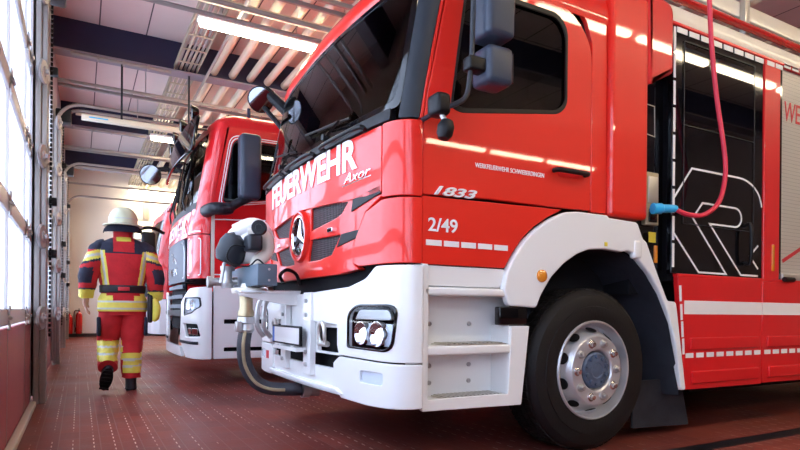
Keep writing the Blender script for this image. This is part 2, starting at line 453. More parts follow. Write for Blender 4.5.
def zsec(k): return .02 + .742 * k
for n, (y0, y1) in enumerate(doors, 1):
    r = E('door_%d' % n, (XW, (y0 + y1) / 2, 0), '', ''); del r['label']; del r['category']; r['kind'] = 'structure'
    x0, x1 = XW - .04, XW
    bm = B(x0 + .005, x1 - .004, y0, y1, .03, .742)
    S('door_panel', bm, 'doorred', r)
    bm = bmn()
    cuts = [y for y in (4.233, 5.489)] if n == 1 else [y0 + (y1 - y0) * k / 3 for k in (1, 2)]
    for y in cuts: box(bm, x0 + .002, x1 - .002, y - .006, y + .006, .03, .742)
    S('panel_joint', bm, 'doorframe', r)
    bm = bmn()
    for k in range(1, 5):
        z = zsec(k) + (.045 if k == 1 else 0)
        box(bm, x0, x1, y0, y1, z - (.045 if k == 1 else .055), z + .055, bev=.006)
    box(bm, x0, x1, y0, y1, 3.86, DZ, bev=.006)
    for y in (y0, y1 - .06): box(bm, x0 + .002, x1 - .002, y, y + .06, .03, DZ)
    for y in cuts: box(bm, x0 + .006, x1 - .006, y - .02, y + .02, .8, DZ - .05)
    S('door_frame', bm, 'doorframe', r)
    S('door_pane', B(x0 + .017, x0 + .02, y0 + .05, y1 - .05, .8, DZ - .1), 'pane', r)
    # hinges with small rollers
    bm = bmn()
    for k in range(1, 5):
        z = zsec(k) + (.045 if k == 1 else 0)
        for y in cuts + [y1 - .35]:
            box(bm, x1, x1 + .012, y - .03, y + .03, z - .075, z - .015, bev=.003); box(bm, x1, x1 + .012, y - .03, y + .03, z + .015, z + .075, bev=.003)
            tube(bm, [(x1 + .015, y - .05, z), (x1 + .015, y + .05, z)], .012, 8)
    S('hinge', bm, 'steel', r)
    for yy, s in ((y0 + .02, -1), (y1 - .02, 1)):
        bm = bmn()      # vertical C-rail, curved into the ceiling run
        box(bm, x1 + .015, x1 + .06, yy + s * .01, yy + s * .1, 0, 3.75, bev=.004)
        box(bm, x1 + .06, x1 + .11, yy + s * .05, yy + s * .16, 0, 3.8, bev=.006)
        for k in range(18): box(bm, x1 + .109, x1 + .114, yy + s * .10 - .006, yy + s * .10 + .006, .15 + .2 * k, .17 + .2 * k)
        S('track_post', bm, 'rail', r)
        bm = bmn()
        P = [(x1 + .05, yy + s * .04, 3.7)] + [(x1 + .05 + .35 * (1 - math.cos(a)), yy + s * .04, 3.7 + .35 * math.sin(a)) for a in [PI / 2 * k / 8 for k in range(1, 9)]] + [(3.9, yy + s * .04, 4.05)]
        tube(bm, P, .026, 8)
        box(bm, x1 + .05, 3.9, yy + s * .09 - .02, yy + s * .09 + .02, 4.38, 4.43, bev=.004)
        S('ceiling_track', bm, 'rail', r)
        bm = bmn()
        for zz in (.779, 1.513, 2.237, 2.997, 3.72):
            lathe(bm, [(0, .05), (.02, .05), (.025, .03), (.045, .028), (.05, .018), (.10, .016), (.11, .0), (.10, -.01), (0, -.01)], (x1 + .075, yy + s * .02 - .02, zz), (1, -.28, 0), 24)
        S('roller_plate', bm, pm('white_steel_disc', (.42, .40, .40), .45, metal=.3), r)
    # cable chain, latch boxes and wiring
    bm = bmn(); yy = y0 - .08
    for k in range(70):
        z = .6 + .045 * k
        box(bm, x1 + .12, x1 + .14, yy - .012, yy + .012, z, z + .03)
    S('drive_chain', bm, 'black', r)
    bm = bmn()
    for z in (1.35, 1.85, 3.1): box(bm, x1 + .11, x1 + .18, yy + .05, yy + .12, z, z + .08, bev=.012)
    box(bm, x1 + .02, x1 + .24, y0 - .1, y0 + .12, 3.82, 4.02, bev=.02)
    S('switch_box', bm, 'grey', r)

# roof beams
for n, y in enumerate((-6, -2, 2, 6, 9.98, 14.0, 18.0), 2):
    bm = bmn(); box(bm, HX0, HX1, y + .01, y + .03, 4.7, HZ); box(bm, HX0, HX1, y - .10, y + .16, 4.68, 4.705, mi=1)
    S('trim_%d' % n, bm, ['navy', 'lilac'])
# hanging conduit under a beam
for y, w in ((9.98, 'nearer'), (14.0, 'farther')):
    r = E('conduit', (.5, y - .08, 4.62), 'thin grey conduit with clips under the %s navy roof beam' % w, 'conduit', 'conduits under the roof beams')
    bm = bmn(); tube(bm, [(-.15, y - .08, 4.653), (1.25, y - .08, 4.653)], .026, 8); O('pipe', bm, 'rail', r)
    bm = bmn()
    for x in (.2, .55, .9): O('clip', B(x, x + .03, y - .12, y - .04, 4.615, 4.68), 'rail', r)

# fluorescent lights; extra ones over the trucks are added to brighten the hall
where = {7.7: 'nearest the camera, ahead of the windscreen', 13.45: 'middle one seen beyond the second truck', 19.75: 'farthest, by the back wall'}
for y in (-5.4, -.1, 7.7, 13.45, 19.75):
    for k in range(5 if y > 5 else 6):
        x = 1.28 + 1.72 * k
        z = 4.52; hw = .075 if y > 5 else .05
        lab = ('long fluorescent ceiling light %s' % where[y] if k == 0 else 'added fluorescent ceiling light over the parked trucks, unseen behind their cabs') if y > 5 else 'fluorescent ceiling light in an unseen row, reflected in the red truck'
        r = E('ceiling_light', (x + .8, y, z), lab, 'light', 'fluorescent lights under the ceiling')
        O('housing', B(x, x + 1.6, y - .085, y + .085, z + .032, z + .09, bev=.012), 'white', r)
        bm = bmn()
        box(bm, x + .03, x + 1.57, y - hw, y + hw, z - .03, z + .03, bev=.02); O('tube_lamp', bm, 'tube', r)
        for xx in (x + .3, x + 1.3): O('hanger', tube(bmn(), [(xx, y, z + .08), (xx, y, HZ)], .006, 6), 'steel', r)

# cream pipes running along the hall below the beams
names = ['leftmost', 'second from left', 'third from left', 'fourth from left', 'fifth from left', 'sixth from left', 'seventh from left']
for k in range(7):
    x = 1.93 + .30 * k
    T(O('ceiling_pipe', tube(bmn(), [(x, -7.95, 4.83), (x, 20.1, 4.83)], .062, 14), 'pipe'), 'long cream pipe under the ceiling, %s of the parallel pipes' % names[k], 'pipe', 'parallel ceiling pipes')
T(O('ceiling_pipe', tube(bmn(), [(1.76, -7.95, 4.62), (1.76, 20.1, 4.62)], .022, 10), 'rail'), 'thin grey pipe between the cable tray and the cream pipes', 'pipe')
# cable tray
r = E('cable_tray', (1.47, 12, 4.75), 'perforated metal cable tray carrying cables along the ceiling', 'cable tray')
bm = bmn()
for x in (1.30, 1.645): box(bm, x, x + .015, -7.95, 20.1, 4.74, 4.82)
y = -7.9
while y < 20: box(bm, 1.31, 1.65, y, y + .04, 4.745, 4.755); y += .5
O('tray_frame', bm, 'tray', r)
for k in range(5):
    O('cable', tube(bmn(), [(1.345 + .062 * k, -7.95, 4.78), (1.345 + .062 * k, 20.1, 4.78)], .022, 8), 'tray' if k % 2 else 'rail', r)
# cross bars
for y, z, w in ((7.35, 4.66, 'just before the nearest ceiling light'), (11.3, 4.62, 'between the navy beams'), (12.95, 4.66, 'before the middle ceiling light')):
    r = E('cross_bar', (5, y, z), 'cream round bar crossing the hall %s' % w, 'bar', 'bars crossing under the ceiling')
    for xx in (1.0, 4.0, 7.0, 10.0): O('hanger', tube(bmn(), [(xx, y, z), (xx, y, HZ)], .008, 6), 'steel', r)
    (O('bar', tube(bmn(), [(.9 if y < 12 else -.1, y, z), (12.99, y, z)], .045 if y < 9 else .03, 12), 'pipe', r))
# hung fixture with a blue mark
r = E('hanging_fixture', (.8, 10, 3.7), 'long cream box with blue marking hung on a perforated strap', 'fixture')
O('body', B(0, 1.66, 9.95, 10.05, 3.72, 3.80, bev=.01), 'pipe', r)
O('strap', B(.53, .56, 9.98, 9.99, 3.8, 4.68), 'grey', r)
O('strap', B(1.52, 1.55, 9.98, 9.99, 3.8, 4.68), 'grey', r)
O('marking', B(.10, .36, 9.947, 9.951, 3.75, 3.768), 'blue', r)

# far wall things
for x, w in ((-.27, 'left'), (-.02, 'right')):
    r = E('fire_extinguisher', (x, 20.05, .1), 'red fire extinguisher hanging on the far wall, %s of the two' % w, 'fire extinguisher', 'fire extinguishers on the back wall')
    y = 20.07; k = 1. if w == 'right' else .86
    bm = lathe(bmn(), [(0, 0), (.075, 0), (.09, .03), (.09, .55 * k), (.07, .62 * k), (.03, .66 * k), (.03, .70 * k), (0, .70 * k)], (x, y, .1), (0, 0, 1), 20)
    O('cylinder', bm, 'redlens', r); O('wall_bracket', B(x - .03, x + .03, 20.15, 20.2, .4, .5), 'steel', r)
    bm = bmn(); box(bm, x - .02, x + .02, y - .05, y + .03, .1 + .69 * k, .1 + .73 * k); box(bm, x - .015, x + .015, y - .12, y + .02, .1 + .74 * k, .1 + .76 * k)
    O('handle', bm, 'black', r)
    O('hose', tube(bmn(), smooth_path([(x - .03, y, .1 + .7 * k), (x - .12, y - .02, .1 + .66 * k), (x - .13, y - .02, .45), (x - .1, y - .02, .25)]), .014, 8), 'black', r)
    O('nozzle', tube(bmn(), [(x - .1, y - .02, .27), (x - .1, y - .02, .14)], [.014, .025], 8), 'black', r)
r = E('wall_cabinet', (1.72, 20.1, 2.9), 'lit pale panel high on the far wall behind the third truck', 'panel')
O('cabinet_frame', B(1.45, 2.3, 20.12, 20.19, 3.05, 3.7, bev=.01), 'offwhite', r)
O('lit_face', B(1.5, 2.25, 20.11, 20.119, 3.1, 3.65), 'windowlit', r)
bm = bmn(); box(bm, 1.75, 1.9, 20.05, 20.2, 3.70, 5.2, bev=.01); T(O('duct', bm, 'pipe'), 'vertical cream duct on the far wall above the lit panel', 'duct')

# floor drain and ribbed strip
S('trim_20', B(2.6, 9.5, 2.28, 2.40, -.001, .004), pm('drain_grate', (.02, .022, .03), .35, metal=.5, noise=.3, nscale=60))

# ------------------------------------------------------------------ vehicle pieces
def wheel(parent, X, Y, out=-1, rr=.51, wd=.31, holes=True, name='wheel'):
    """Y = plane of the outer sidewall"""
    c = (X, Y, rr); ax = (0, out, 0)
    prof = [(.302, -.02), (.306, -.004), (.325, .0), (.36, .006), (.40, .004), (.402, -.001), (.44, -.003), (.47, -.012), (.475, -.018), (rr - .012, -.035), (rr, -.06),
            (rr, -wd + .06), (rr - .012, -wd + .03), (.44, -wd + .005), (.33, -wd), (.3, -wd + .02)]
    w = O(name, lathe(bmn(), prof, c, ax, 72), 'rubber', parent)
    bm = bmn()
    for k in range(72):     # tread blocks
        a = 2 * PI * k / 72
        for j in range(4):
            p0 = -.055 - j * .055
            m0 = len(bm.verts)
            bx = bmn(); box(bx, -.017, .017, -.022, .022, -.006, .006)
            mt = Matrix.Translation((X, Y - out * -1 * 0, rr)) @ Matrix.Rotation(a + (j % 2) * .04, 4, 'Y') @ Matrix.Translation((0, out * (p0 - .02), rr))
            me = bpy.data.meshes.new('q'); bx.transform(mt); bx.to_mesh(me); bx.free(); bm.from_mesh(me); bpy.data.meshes.remove(me)
    O('tread', bm, 'rubber', w)
    rim = [(.306, -.03), (.312, .004), (.306, .012), (.298, .010), (.292, -.02), (.288, -.06), (.275, -.075), (.262, -.07), (.235, -.015), (.222, .018), (.212, .026), (.135, .026), (.126, .018), (.124, -.02), (0, -.02)]
    rm = O('rim', lathe(bmn(), rim, c, ax, 60), 'rim', w)
    o3 = Vector(ax)
    if holes:
        bm = bmn()
        for k in range(10):
            a = 2 * PI * (k + .5) / 10; rad = Vector((math.cos(a), 0, math.sin(a))); tan = Vector((-math.sin(a), 0, math.cos(a)))
            cc = Vector(c) + rad * .243 + o3 * (-.030); sl = (rad * (-.04) + o3 * .088).normalized(); nn = (rad * .088 + o3 * .04).normalized()
            ring = [bm.verts.new(cc + nn * .010 + tan * .038 * math.cos(t) + sl * .034 * math.sin(t)) for t in [2 * PI * q / 16 for q in range(16)]]
            bm.faces.new(ring)
        O('hand_hole', bm, 'dark', rm)
    for k in range(10):
        a = 2 * PI * k / 10; cc = (X + .172 * math.cos(a), Y, rr + .172 * math.sin(a))
        bm = lathe(bmn(), [(.027, .024), (.027, .030), (.019, .032), (.017, .034)], cc, ax, 18)
        lathe(bm, [(.0165, .03), (.0165, .052), (.013, .056), (0, .056)], cc, ax, 6)
        O('wheel_nut', bm, 'chrome' if k % 2 else 'steel', w)
    bm = lathe(bmn(), [(.118, -.02), (.112, .014), (.10, .022), (.085, .020), (.06, .030), (.05, .030), (.045, .026), (0, .03)], c, ax, 36)
    for k in range(10):
        a = 2 * PI * (k + .5) / 10; lathe(bm, [(.014, .0), (.014, .033), (0, .035)], (X + .085 * math.cos(a), Y, rr + .085 * math.sin(a)), ax, 8)
    O('hub_cap', bm, 'hub', w)
    return w

def text_obj(parent, name, s, mapf, x, z, h, mat='letter', **k):
    return O(name, text(s, mapf, x, z, h, **k), mat, parent, angle=20)

# ================================================================== TRUCK 1
def truck_one():
    YS = 2.6; YC = 3.85; YF = 5.1
    rt = E('fire_truck', (3.2, YC, 0), 'large red and white fire truck with a star emblem, nearest the camera', 'fire truck', 'fire trucks parked side by side')
    f, U = contour(1.34, YC); FR = front(f); SD = side(YS); FS = side(YF, 1)
    cuF = rng(-1.05, 1.05, .07) + [s_ * q for s_ in (-1, 1) for q in rng(1.05, U, .014)]; 
    def fs(name, outer, holes=(), mat='red', th=.02, off=0, bev=.004, parent=rt, cv=()):
        return O(name, sheet(outer, list(holes), FR, th, bev, off, [c for c in cuF], cv), mat, parent)
    def ss(name, outer, holes=(), mat='red', th=.025, off=0, bev=.004, parent=rt, mp=SD):
        return O(name, sheet(outer, list(holes), mp, th, bev, off), mat, parent)
    Yu = lambda y: math.copysign(abs(y - YC) * 1.004, y - YC)
    # ---- upper front lid
    lid = fs('front_lid', rc([(-1.095, 1.505), (-.95, 1.50), (0, 1.555), (.95, 1.50), (1.095, 1.505), (1.095, 1.86), (-1.095, 1.86)], .012), off=.012, th=.03)
    # ---- grille panel with openings
    z1 = 1.553; ms = []
    for s in (-1, 1):
        ms.append(rc([(s * .19, z1 - .005), (s * .77, 1.535), (s * .65, 1.448), (s * .56, 1.428), (s * .19, 1.395)][::s], .012, 3))
        ms.append(rc([(s * .19, 1.335), (s * .64, 1.322), (s * .52, 1.212), (s * .35, 1.195), (s * .14, 1.195)][::s], .012, 3))
    st = circ(0, 1.378, .155, .155)
    gp = fs('grille_panel', rc([(-.86, 1.105), (-.80, 1.14), (-.80, 1.25), (-.93, 1.42), (-1.095, 1.485), (-1.095, 1.498), (-.95, 1.492), (-.4, 1.548), (.4, 1.548), (.95, 1.492), (1.095, 1.498), (1.095, 1.485), (.93, 1.42), (.80, 1.25), (.80, 1.14), (.86, 1.105), (.6, 1.085), (-.6, 1.085)], .01),
            ms + [st], off=.004, th=.05, bev=.008)
    for i, q in enumerate(ms): fs('grille_mesh', q, mat='grille', th=.006, off=-.012, parent=gp)
    for s in (-1, 1):
        fs('dark_strip', rc([(s * .78, 1.44), (s * .80, 1.51), (s * 1.09, 1.545), (s * 1.09, 1.50)][::s], .004), mat='black', th=.006, off=.012, parent=gp)
        fs('dark_strip', rc([(s * .66, 1.325), (s * .88, 1.33), (s * .85, 1.285), (s * .60, 1.25)][::s], .004), mat='black', th=.006, off=.010, parent=gp)
        b = fs('marker_lamp', rc([(s * .49, 1.35), (s * .56, 1.35), (s * .56, 1.378), (s * .49, 1.378)][::s], .006), mat='chrome', th=.02, off=.022, parent=gp)
    # star emblem
    bm = lathe(bmn(), [(.125, 0), (.125, .012), (.132, .022), (.142, .022), (.152, .012), (.152, 0)], (1.335, YC, 1.378), (-1, 0, 0), 48)
    em = O('emblem_ring', lathe(bmn(), [(.150, -.02), (.150, .02), (.158, .03), (.172, .028), (.180, .0), (.180, -.02)], (1.335, YC, 1.378), (-1, 0, 0), 48), 'red', gp)
    O('star_ring', bm, 'chrome', gp)
    O('emblem_plate', lathe(bmn(), [(0, .0), (.127, .0), (.127, -.01), (0, -.01)], (1.335, YC, 1.378), (-1, 0, 0), 48), 'gblack', gp)
    bm = bmn(); C = Vector((1.335, YC, 1.378))
    for k in range(3):
        a = PI / 2 + 2 * PI * k / 3; tip = C + Vector((-.006, math.cos(a) * .128, math.sin(a) * .128))
        l = C + Vector((-.004, math.cos(a + PI / 3) * .026, math.sin(a + PI / 3) * .026)); r_ = C + Vector((-.004, math.cos(a - PI / 3) * .026, math.sin(a - PI / 3) * .026))
        top = C + Vector((-.026, 0, 0)); v = [bm.verts.new(p) for p in (tip, l, top, r_, C)]
        bm.faces.new([v[0], v[1], v[2]]); bm.faces.new([v[0], v[2], v[3]]); bm.faces.new([v[0], v[3], v[4], v[1]])
    O('star', bm, 'chrome', gp, angle=10)
    # lettering
    FL = lambda u, v, w: FR(u, v, w + .012)
    flip = lambda u, v, w: FR(-u, v, w + .012)
    # reads left to right from far side to near side
    text_obj(lid, 'lettering', 'FEUERWEHR', flip, -.765, 1.685, .172, width=1.62, cu=rng(-.8, .85, .05), bold=.028)
    text_obj(lid, 'model_script', 'Axor', flip, .70, 1.612, .055, mat='chrome', shear=.35, width=.30, cu=rng(.6, 1., .05))
    bm = ribbon(bmn(), [(.68, 1.60), (1.0, 1.61)], .006, flip); O('script_underline', bm, 'chrome', lid)
    # corners
    for s in (-1, 1):
        fs('corner_panel', rc([(s * 1.10, 1.475), (s * (U - .003), 1.47), (s * (U - .003), 1.865), (s * 1.10, 1.865)][::s], .008), off=.010, th=.03)
        fs('corner_panel', rc([(s * .805, 1.145), (s * .875, 1.12), (s * (U - .003), 1.12), (s * (U - .003), 1.462), (s * 1.10, 1.462), (s * .94, 1.415), (s * .81, 1.25)][::s], .008), off=.012, th=.03, cv=())
        fs('screen_pillar', rc([(s * 1.205, 1.875), (s * (U - .02), 1.875), (s * (U - .02), 2.70), (s * 1.19, 2.70)][::s], .01), mat='grey', off=0.004, th=.04, cv=rng(1.9, 2.7, .2))
        fs('red_pillar', rc([(s * (U - .018), 1.875), (s * (U - .002), 1.875), (s * (U - .002), 2.70), (s * (U - .018), 2.70)][::s], .002), off=0.006, th=.03, cv=rng(1.9, 2.7, .2))
    # cowl, windscreen
    fs('cowl', rc([(-1.16, 1.872), (1.16, 1.872), (1.16, 1.935), (-1.16, 1.935)], .01), mat='black', off=.014, th=.05)
    fs('windscreen_surround', rc([(-1.21, 1.93), (1.21, 1.93), (1.19, 2.70), (-1.19, 2.70)], .05), [rc([(-1.17, 1.975), (1.17, 1.975), (1.15, 2.665), (-1.15, 2.665)], .06)], mat='gblack', off=.006, th=.02)
    fs('windscreen', rc([(-1.18, 1.97), (1.18, 1.97), (1.16, 2.67), (-1.16, 2.67)], .06), mat='gl_wind', off=0, th=.006, bev=.001, cv=rng(1.97, 2.67, .1))
    # wipers
    for y0, y1, z1_ in ((-.75, -.05, 2.02), (.1, .75, 2.06)):
        bm = bmn(); tube(bm, [FR(y0 + .25, 1.93, .05), FR(y0 + .1, 1.99, .05), FR((y0 + y1) / 2, z1_, .035)], .009, 8)
        tube(bm, [FR(y0, 1.99, .025), FR(y1, z1_ + .05, .025)], .008, 8); tube(bm, [FR(y0 + .25, 1.93, .0), FR(y0 + .25, 1.93, .07)], .02, 10)
        O('wiper', bm, 'black', rt)
    for u0, u1 in ((-.95, -.45), (-.3, .2), (.35, .9)):
        bm = tube(bmn(), smooth_path([FR(u0, 1.865, .02), FR(u0 + .03, 1.88, .06), FR(u1 - .03, 1.88, .06), FR(u1, 1.865, .02)], 4), .014, 8); O('grab_rail', bm, 'black', lid)
    # ---- roof
    bm = bmn(); loops = []
    base = [(f(u)[0], f(u)[1]) for u in [-U + 2 * U * k / 48 for k in range(49)]]
    base = [(3.28, YS)] + [(x, y) for x, y in base] + [(3.28, YF)]
    for z, ins, bk in ((2.70, .0, 0), (2.74, -.01, 0), (2.80, .005, 0), (2.86, .04, 0), (2.92, .12, 0), (2.965, .26, .02), (2.99, .5, .05), (3.0, .8, .1)):
        lp = []
        for x, y in base:
            dx = (x - 3.28); ln = .2 * .8
            X = x + ln if x < 3.2 else x
            X = X + ins * 1.1 if x < 3.2 else X
            Y = YC + (y - YC) * (1 - ins * .45)
            X = min(X, 3.28)
            lp.append(bm.verts.new((X, Y, z)))
        loops.append(lp)
    for a, b in zip(loops, loops[1:]):
        for k in range(len(a)):
            j = (k + 1) % len(a); bm.faces.new([a[k], a[j], b[j], b[k]])
    bm.faces.new(loops[-1]); 
    O('roof', bm, 'red', rt, angle=50)
    # ---- doors (both sides)
    for mp, nm in ((SD, 'near'), (FS, 'far')):
        outer = rc([(1.562, 1.482), (2.0, 1.50), (2.45, 1.50), (2.786, 1.506), (2.786, 2.55, .12), (2.60, 2.728, .14), (2.25, 2.735), (1.735, 2.725, .02), (1.562, 1.9, .15)], .012)
        win = rc([(1.735, 1.975, .05), (1.80, 1.955, .04), (2.51, 2.068, .08), (2.575, 2.13, .05), (2.575, 2.58, .10), (2.50, 2.655, .1), (1.83, 2.655, .03)], .03)
        d = ss('door', outer, [win], mp=mp, th=.035, bev=.006, off=.004)
        ss('window_seal', [(x + (x - 2.15) * .015, z + (z - 2.3) * .03) for x, z in win], [[(x - (x - 2.15) * .03, z - (z - 2.3) * .06) for x, z in win]], mat='black', th=.012, off=.007, parent=d, mp=mp)
        ss('window_glass', win, mat='gl_dark', th=.005, bev=.001, off=-.012, parent=d, mp=mp)
        ss('door_skirt', rc([(1.562, 1.118), (2.11, 1.118), (2.16, 1.20), (2.24, 1.30), (2.33, 1.375), (2.43, 1.435), (2.50, 1.468), (2.55, 1.492), (1.562, 1.475)], .008, 2), mp=mp, th=.03, bev=.005, off=.002)
        bm = bmn(); h = lambda u, v, w: mp(u, v, w)
        pts = [h(2.47, 1.718, .01), h(2.475, 1.716, .045), (h(2.52, 1.716, .05)), h(2.70, 1.716, .05), h(2.725, 1.718, .012)]
        O('door_handle', tube(bm, smooth_path(pts, 4), .015, 10), 'black', d)
        ss('handle_recess', rc([(2.50, 1.69), (2.70, 1.69), (2.66, 1.765), (2.54, 1.765)], .03), mat='red2', th=.004, off=.0065, parent=d, mp=mp)
        # rear cab panels
        ss('cab_rear_panel', rc([(2.792, 1.50), (2.925, 1.50), (2.925, 2.76), (2.66, 2.76), (2.74, 2.68), (2.792, 2.56)], .008), mp=mp, th=.03, off=0)
        ss('cab_rear_panel', rc([(2.932, 1.485, .03), (3.285, 1.485, .03), (3.285, 2.95, .05), (2.932, 2.90, .05)], .03), mp=mp, th=.12, bev=.03, off=.035)
    # trim on the door side we see
    text_obj(rt, 'door_lettering', 'WERKFEUERWEHR SCHWIEBERDINGEN', SD, 1.895, 1.664, .026, width=.50, off=.008, th=.003, bold=.0)
    text_obj(rt, 'number_badge', '1833', SD, 1.628, 1.487, .046, mat='refl', width=.275, shear=.35, off=.012, th=.012, bold=.02)
    text_obj(rt, 'number_lettering', '2/49', SD, 1.597, 1.294, .070, width=.185, off=.006, th=.004, bold=.012)
    bm = bmn()
    for k in range(5): ribbon(bm, [(1.585 + .112 * k, 1.232), (1.585 + .112 * k + .097, 1.232)], .030, SD, off=.006)
    O('reflective_dashes', bm, 'refl', rt)
    # cab interior
    O('cab_floor', B(1.5, 3.25, 2.66, 5.04, 1.40, 1.46), 'interior', rt)
    O('cab_rear_wall', B(3.2, 3.25, 2.66, 5.04, 1.46, 2.9), 'interior', rt)
    O('headliner', B(1.8, 3.2, 2.68, 5.02, 2.72, 2.75), 'interior', rt)
    O('dashboard', B(1.52, 1.85, 2.72, 4.98, 1.55, 1.93, bev=.05), 'interior', rt)
    for y in (3.1, 4.25):
        bm = bmn(); box(bm, 2.25, 2.75, y - .05, y + .43, 1.6, 1.78, bev=.05); box(bm, 2.66, 2.82, y - .05, y + .43, 1.75, 2.35, bev=.05); box(bm, 2.7, 2.8, y + .07, y + .31, 2.36, 2.58, bev=.04)
        O('seat', bm, 'seat', rt)
    bm = bmn(); C = Vector((1.98, 3.3, 1.98)); ax = Vector((-.45, 0, -.9)).normalized(); u = Vector((0, 1, 0)); w = ax.cross(u)
    tube(bm, [C + (u * math.cos(2 * PI * k / 32) + w * math.sin(2 * PI * k / 32)) * .22 for k in range(33)], .015, 8, caps=False)
    tube(bm, [C, C + ax * .3], .03, 8)
    for k in range(3): tube(bm, [C, C + (u * math.cos(2 * PI * k / 3) + w * math.sin(2 * PI * k / 3)) * .22], .012, 6)
    O('steering_wheel', bm, 'interior', rt)

    # ---- bumper
    BW = .035
    hd = lambda s: rc([(s * .80, .660, .02), (s * 1.20, .655, .06), (s * 1.225, .902, .06), (s * .89, .902, .07), (s * .80, .85, .05)][::s], .02)
    fg = lambda s: rc([(s * .935, .475), (s * 1.145, .478), (s * 1.145, .540), (s * .935, .540)][::s], .02)
    for s in (-1, 1):
        o_ = rc([(s * .665, .665), (s * .69, .61), (s * (U - .005), .60), (s * (U - .005), 1.108), (s * 1.08, 1.108, .02), (s * .985, 1.045, .03), (s * .80, 1.005), (s * .32, .985), (s * .32, .80), (s * .665, .785)][::s], .008)
        bp = fs('bumper_corner', o_, [hd(s)], mat='white', off=BW, th=.03, bev=.006)
        fs('bumper_valance', rc([(s * .62, .42), (s * .72, .36), (s * 1.0, .355), (s * (U - .005), .365), (s * (U - .005), .592), (s * .69, .60), (s * .62, .56)][::s], .01), [fg(s)], mat='white', off=BW, th=.03, bev=.006)
        # headlamp
        hl = fs('headlamp', [(x, z) for x, z in hd(s)], mat='dark', off=-.055, th=.01, parent=rt)
        k1 = [((x - s * 1.0) * 1.02 + s * 1.0, (z - .78) * 1.02 + .78) for x, z in hd(s)]; k2 = [((x - s * 1.0) * .95 + s * 1.0, (z - .78) * .92 + .78) for x, z in hd(s)]
        fs('lamp_rim', k1, [k2], mat='gblack', off=.042, th=.012, parent=hl)
        fs('lamp_glass', hd(s), mat='gl_clear', off=.036, th=.004, bev=.001, parent=hl)
        fs('lamp_reflector', rc([(s * .83, .68), (s * 1.18, .68), (s * 1.19, .80), (s * .83, .80)][::s], .03), mat='lampsilver', off=.002, th=.03, parent=hl)
        fs('turn_signal', rc([(s * .85, .82), (s * 1.19, .82), (s * 1.17, .875), (s * .9, .875)][::s], .02), mat='alu', off=.02, th=.03, parent=hl)
        for uu, rr_ in ((.93, .062), (1.09, .066)):
            p = Vector(FR(s * uu, .745, -.008)); q = Vector(FR(s * uu, .745, .02)); a = (q - p).normalized()
            O('reflector_bowl', lathe(bmn(), [(.0, -.0), (rr_ * .3, .003), (rr_ * .7, .018), (rr_, .04), (rr_ * 1.05, .04), (rr_ * 1.05, 0)], p, a, 28), 'chrome', hl)
            O('bulb', lathe(bmn(), [(0, .036), (.022, .032), (.03, .018), (.018, .0), (0, 0)], p, a, 16), 'lampon', hl)
        fl = fs('fog_lamp', fg(s), mat='lampsilver', off=.022, th=.02)
        fs('fog_glass', fg(s), mat='gl_clear', off=BW + .002, th=.004, bev=.001, parent=fl)
    # centre section
    ctr = fs('bumper_centre', rc([(-.66, .60), (.66, .60), (.66, .98), (-.66, .98)], .01),
             [rc([(-.655, .615), (-.34, .615), (-.34, .765), (-.655, .765)], .01, 2), rc([(.655, .615), (.34, .615), (.34, .765), (.655, .765)][::-1], .01, 2), rc([(-.25, .62), (.25, .62), (.25, .70), (-.25, .70)], .01, 2)], mat='white', off=.012, th=.03, bev=.004)
    fs('bumper_centre', rc([(-.60, .40), (.60, .40), (.66, .52), (-.66, .52)], .01), mat='white', off=.02, th=.03)
    fs('bumper_centre', rc([(-.75, .385), (.75, .385), (.68, .415), (-.68, .415)], .01), mat='white', off=.05, th=.06, bev=.01)
    for u0, u1 in ((-.32, -.20), (.17, .29)):
        v = fs('mounting_plate', rc([(u0, .455), (u1, .455), (u1, .985), (u0, .985)], .004), mat='white', off=.055, th=.04, bev=.004)
        bm = bmn()
        for z in (.93, .84, .52, .60):
            p = Vector(FR((u0 + u1) / 2, z, .05)); O('bolt', lathe(bmn(), [(.014, 0), (.014, .02), (0, .022)], p, (-1, 0, 0), 6), 'steel', v)
    for s in (-1, 1):
        bm = bmn(); p = [FR(s * .50, .66, .03), FR(s * .455, .68, .045), FR(s * .455, .76, .05), FR(s * .49, .795, .05), FR(s * .525, .76, .05), FR(s * .525, .68, .045), FR(s * .48, .66, .03)]
        tube(bm, smooth_path(p, 4), .014, 10); tube(bm, [FR(s * .43, .665, .04), FR(s * .55, .665, .04)], .018, 10)
        O('tow_shackle', bm, 'alu', rt)
    fs('under_grille', rc([(-1.2, .98), (1.2, .98), (1.2, 1.14), (-1.2, 1.14)], .01), mat='dark', off=-.06, th=.02)
    fs('bumper_recess', rc([(-.9, .42), (.9, .42), (.9, .98), (-.9, .98)], .01), mat='dark', off=-.07, th=.02)
    # licence plate
    YP = lambda u, v, w: (1.235 - w, u, v)
    lp = O('licence_plate', sheet(rc([(3.565, .635), (4.165, .635), (4.165, .765), (3.565, .765)], .012), [], YP, .02, .004), 'black', rt)
    O('plate_face', sheet(rect(3.58, 4.105, .648, .752, .008), [], YP, .004, .001, .003), 'white', lp)
    O('plate_band', sheet(rect(4.105, 4.15, .648, .752, .004), [], YP, .004, .001, .003), pm('plate_blue', (.02, .12, .5), .4), lp)
    bm = bmn(); box(bm, 1.24, 1.32, 3.72, 3.76, .60, .70); box(bm, 1.24, 1.32, 3.98, 4.02, .60, .70); box(bm, 1.22, 1.30, 3.60, 4.1, .60, .625)
    O('plate_holder', bm, 'white', rt)
    O('red_sticker', B(1.262, 1.266, 4.36, 4.42, .50, .56, bev=0), 'redletter', rt)
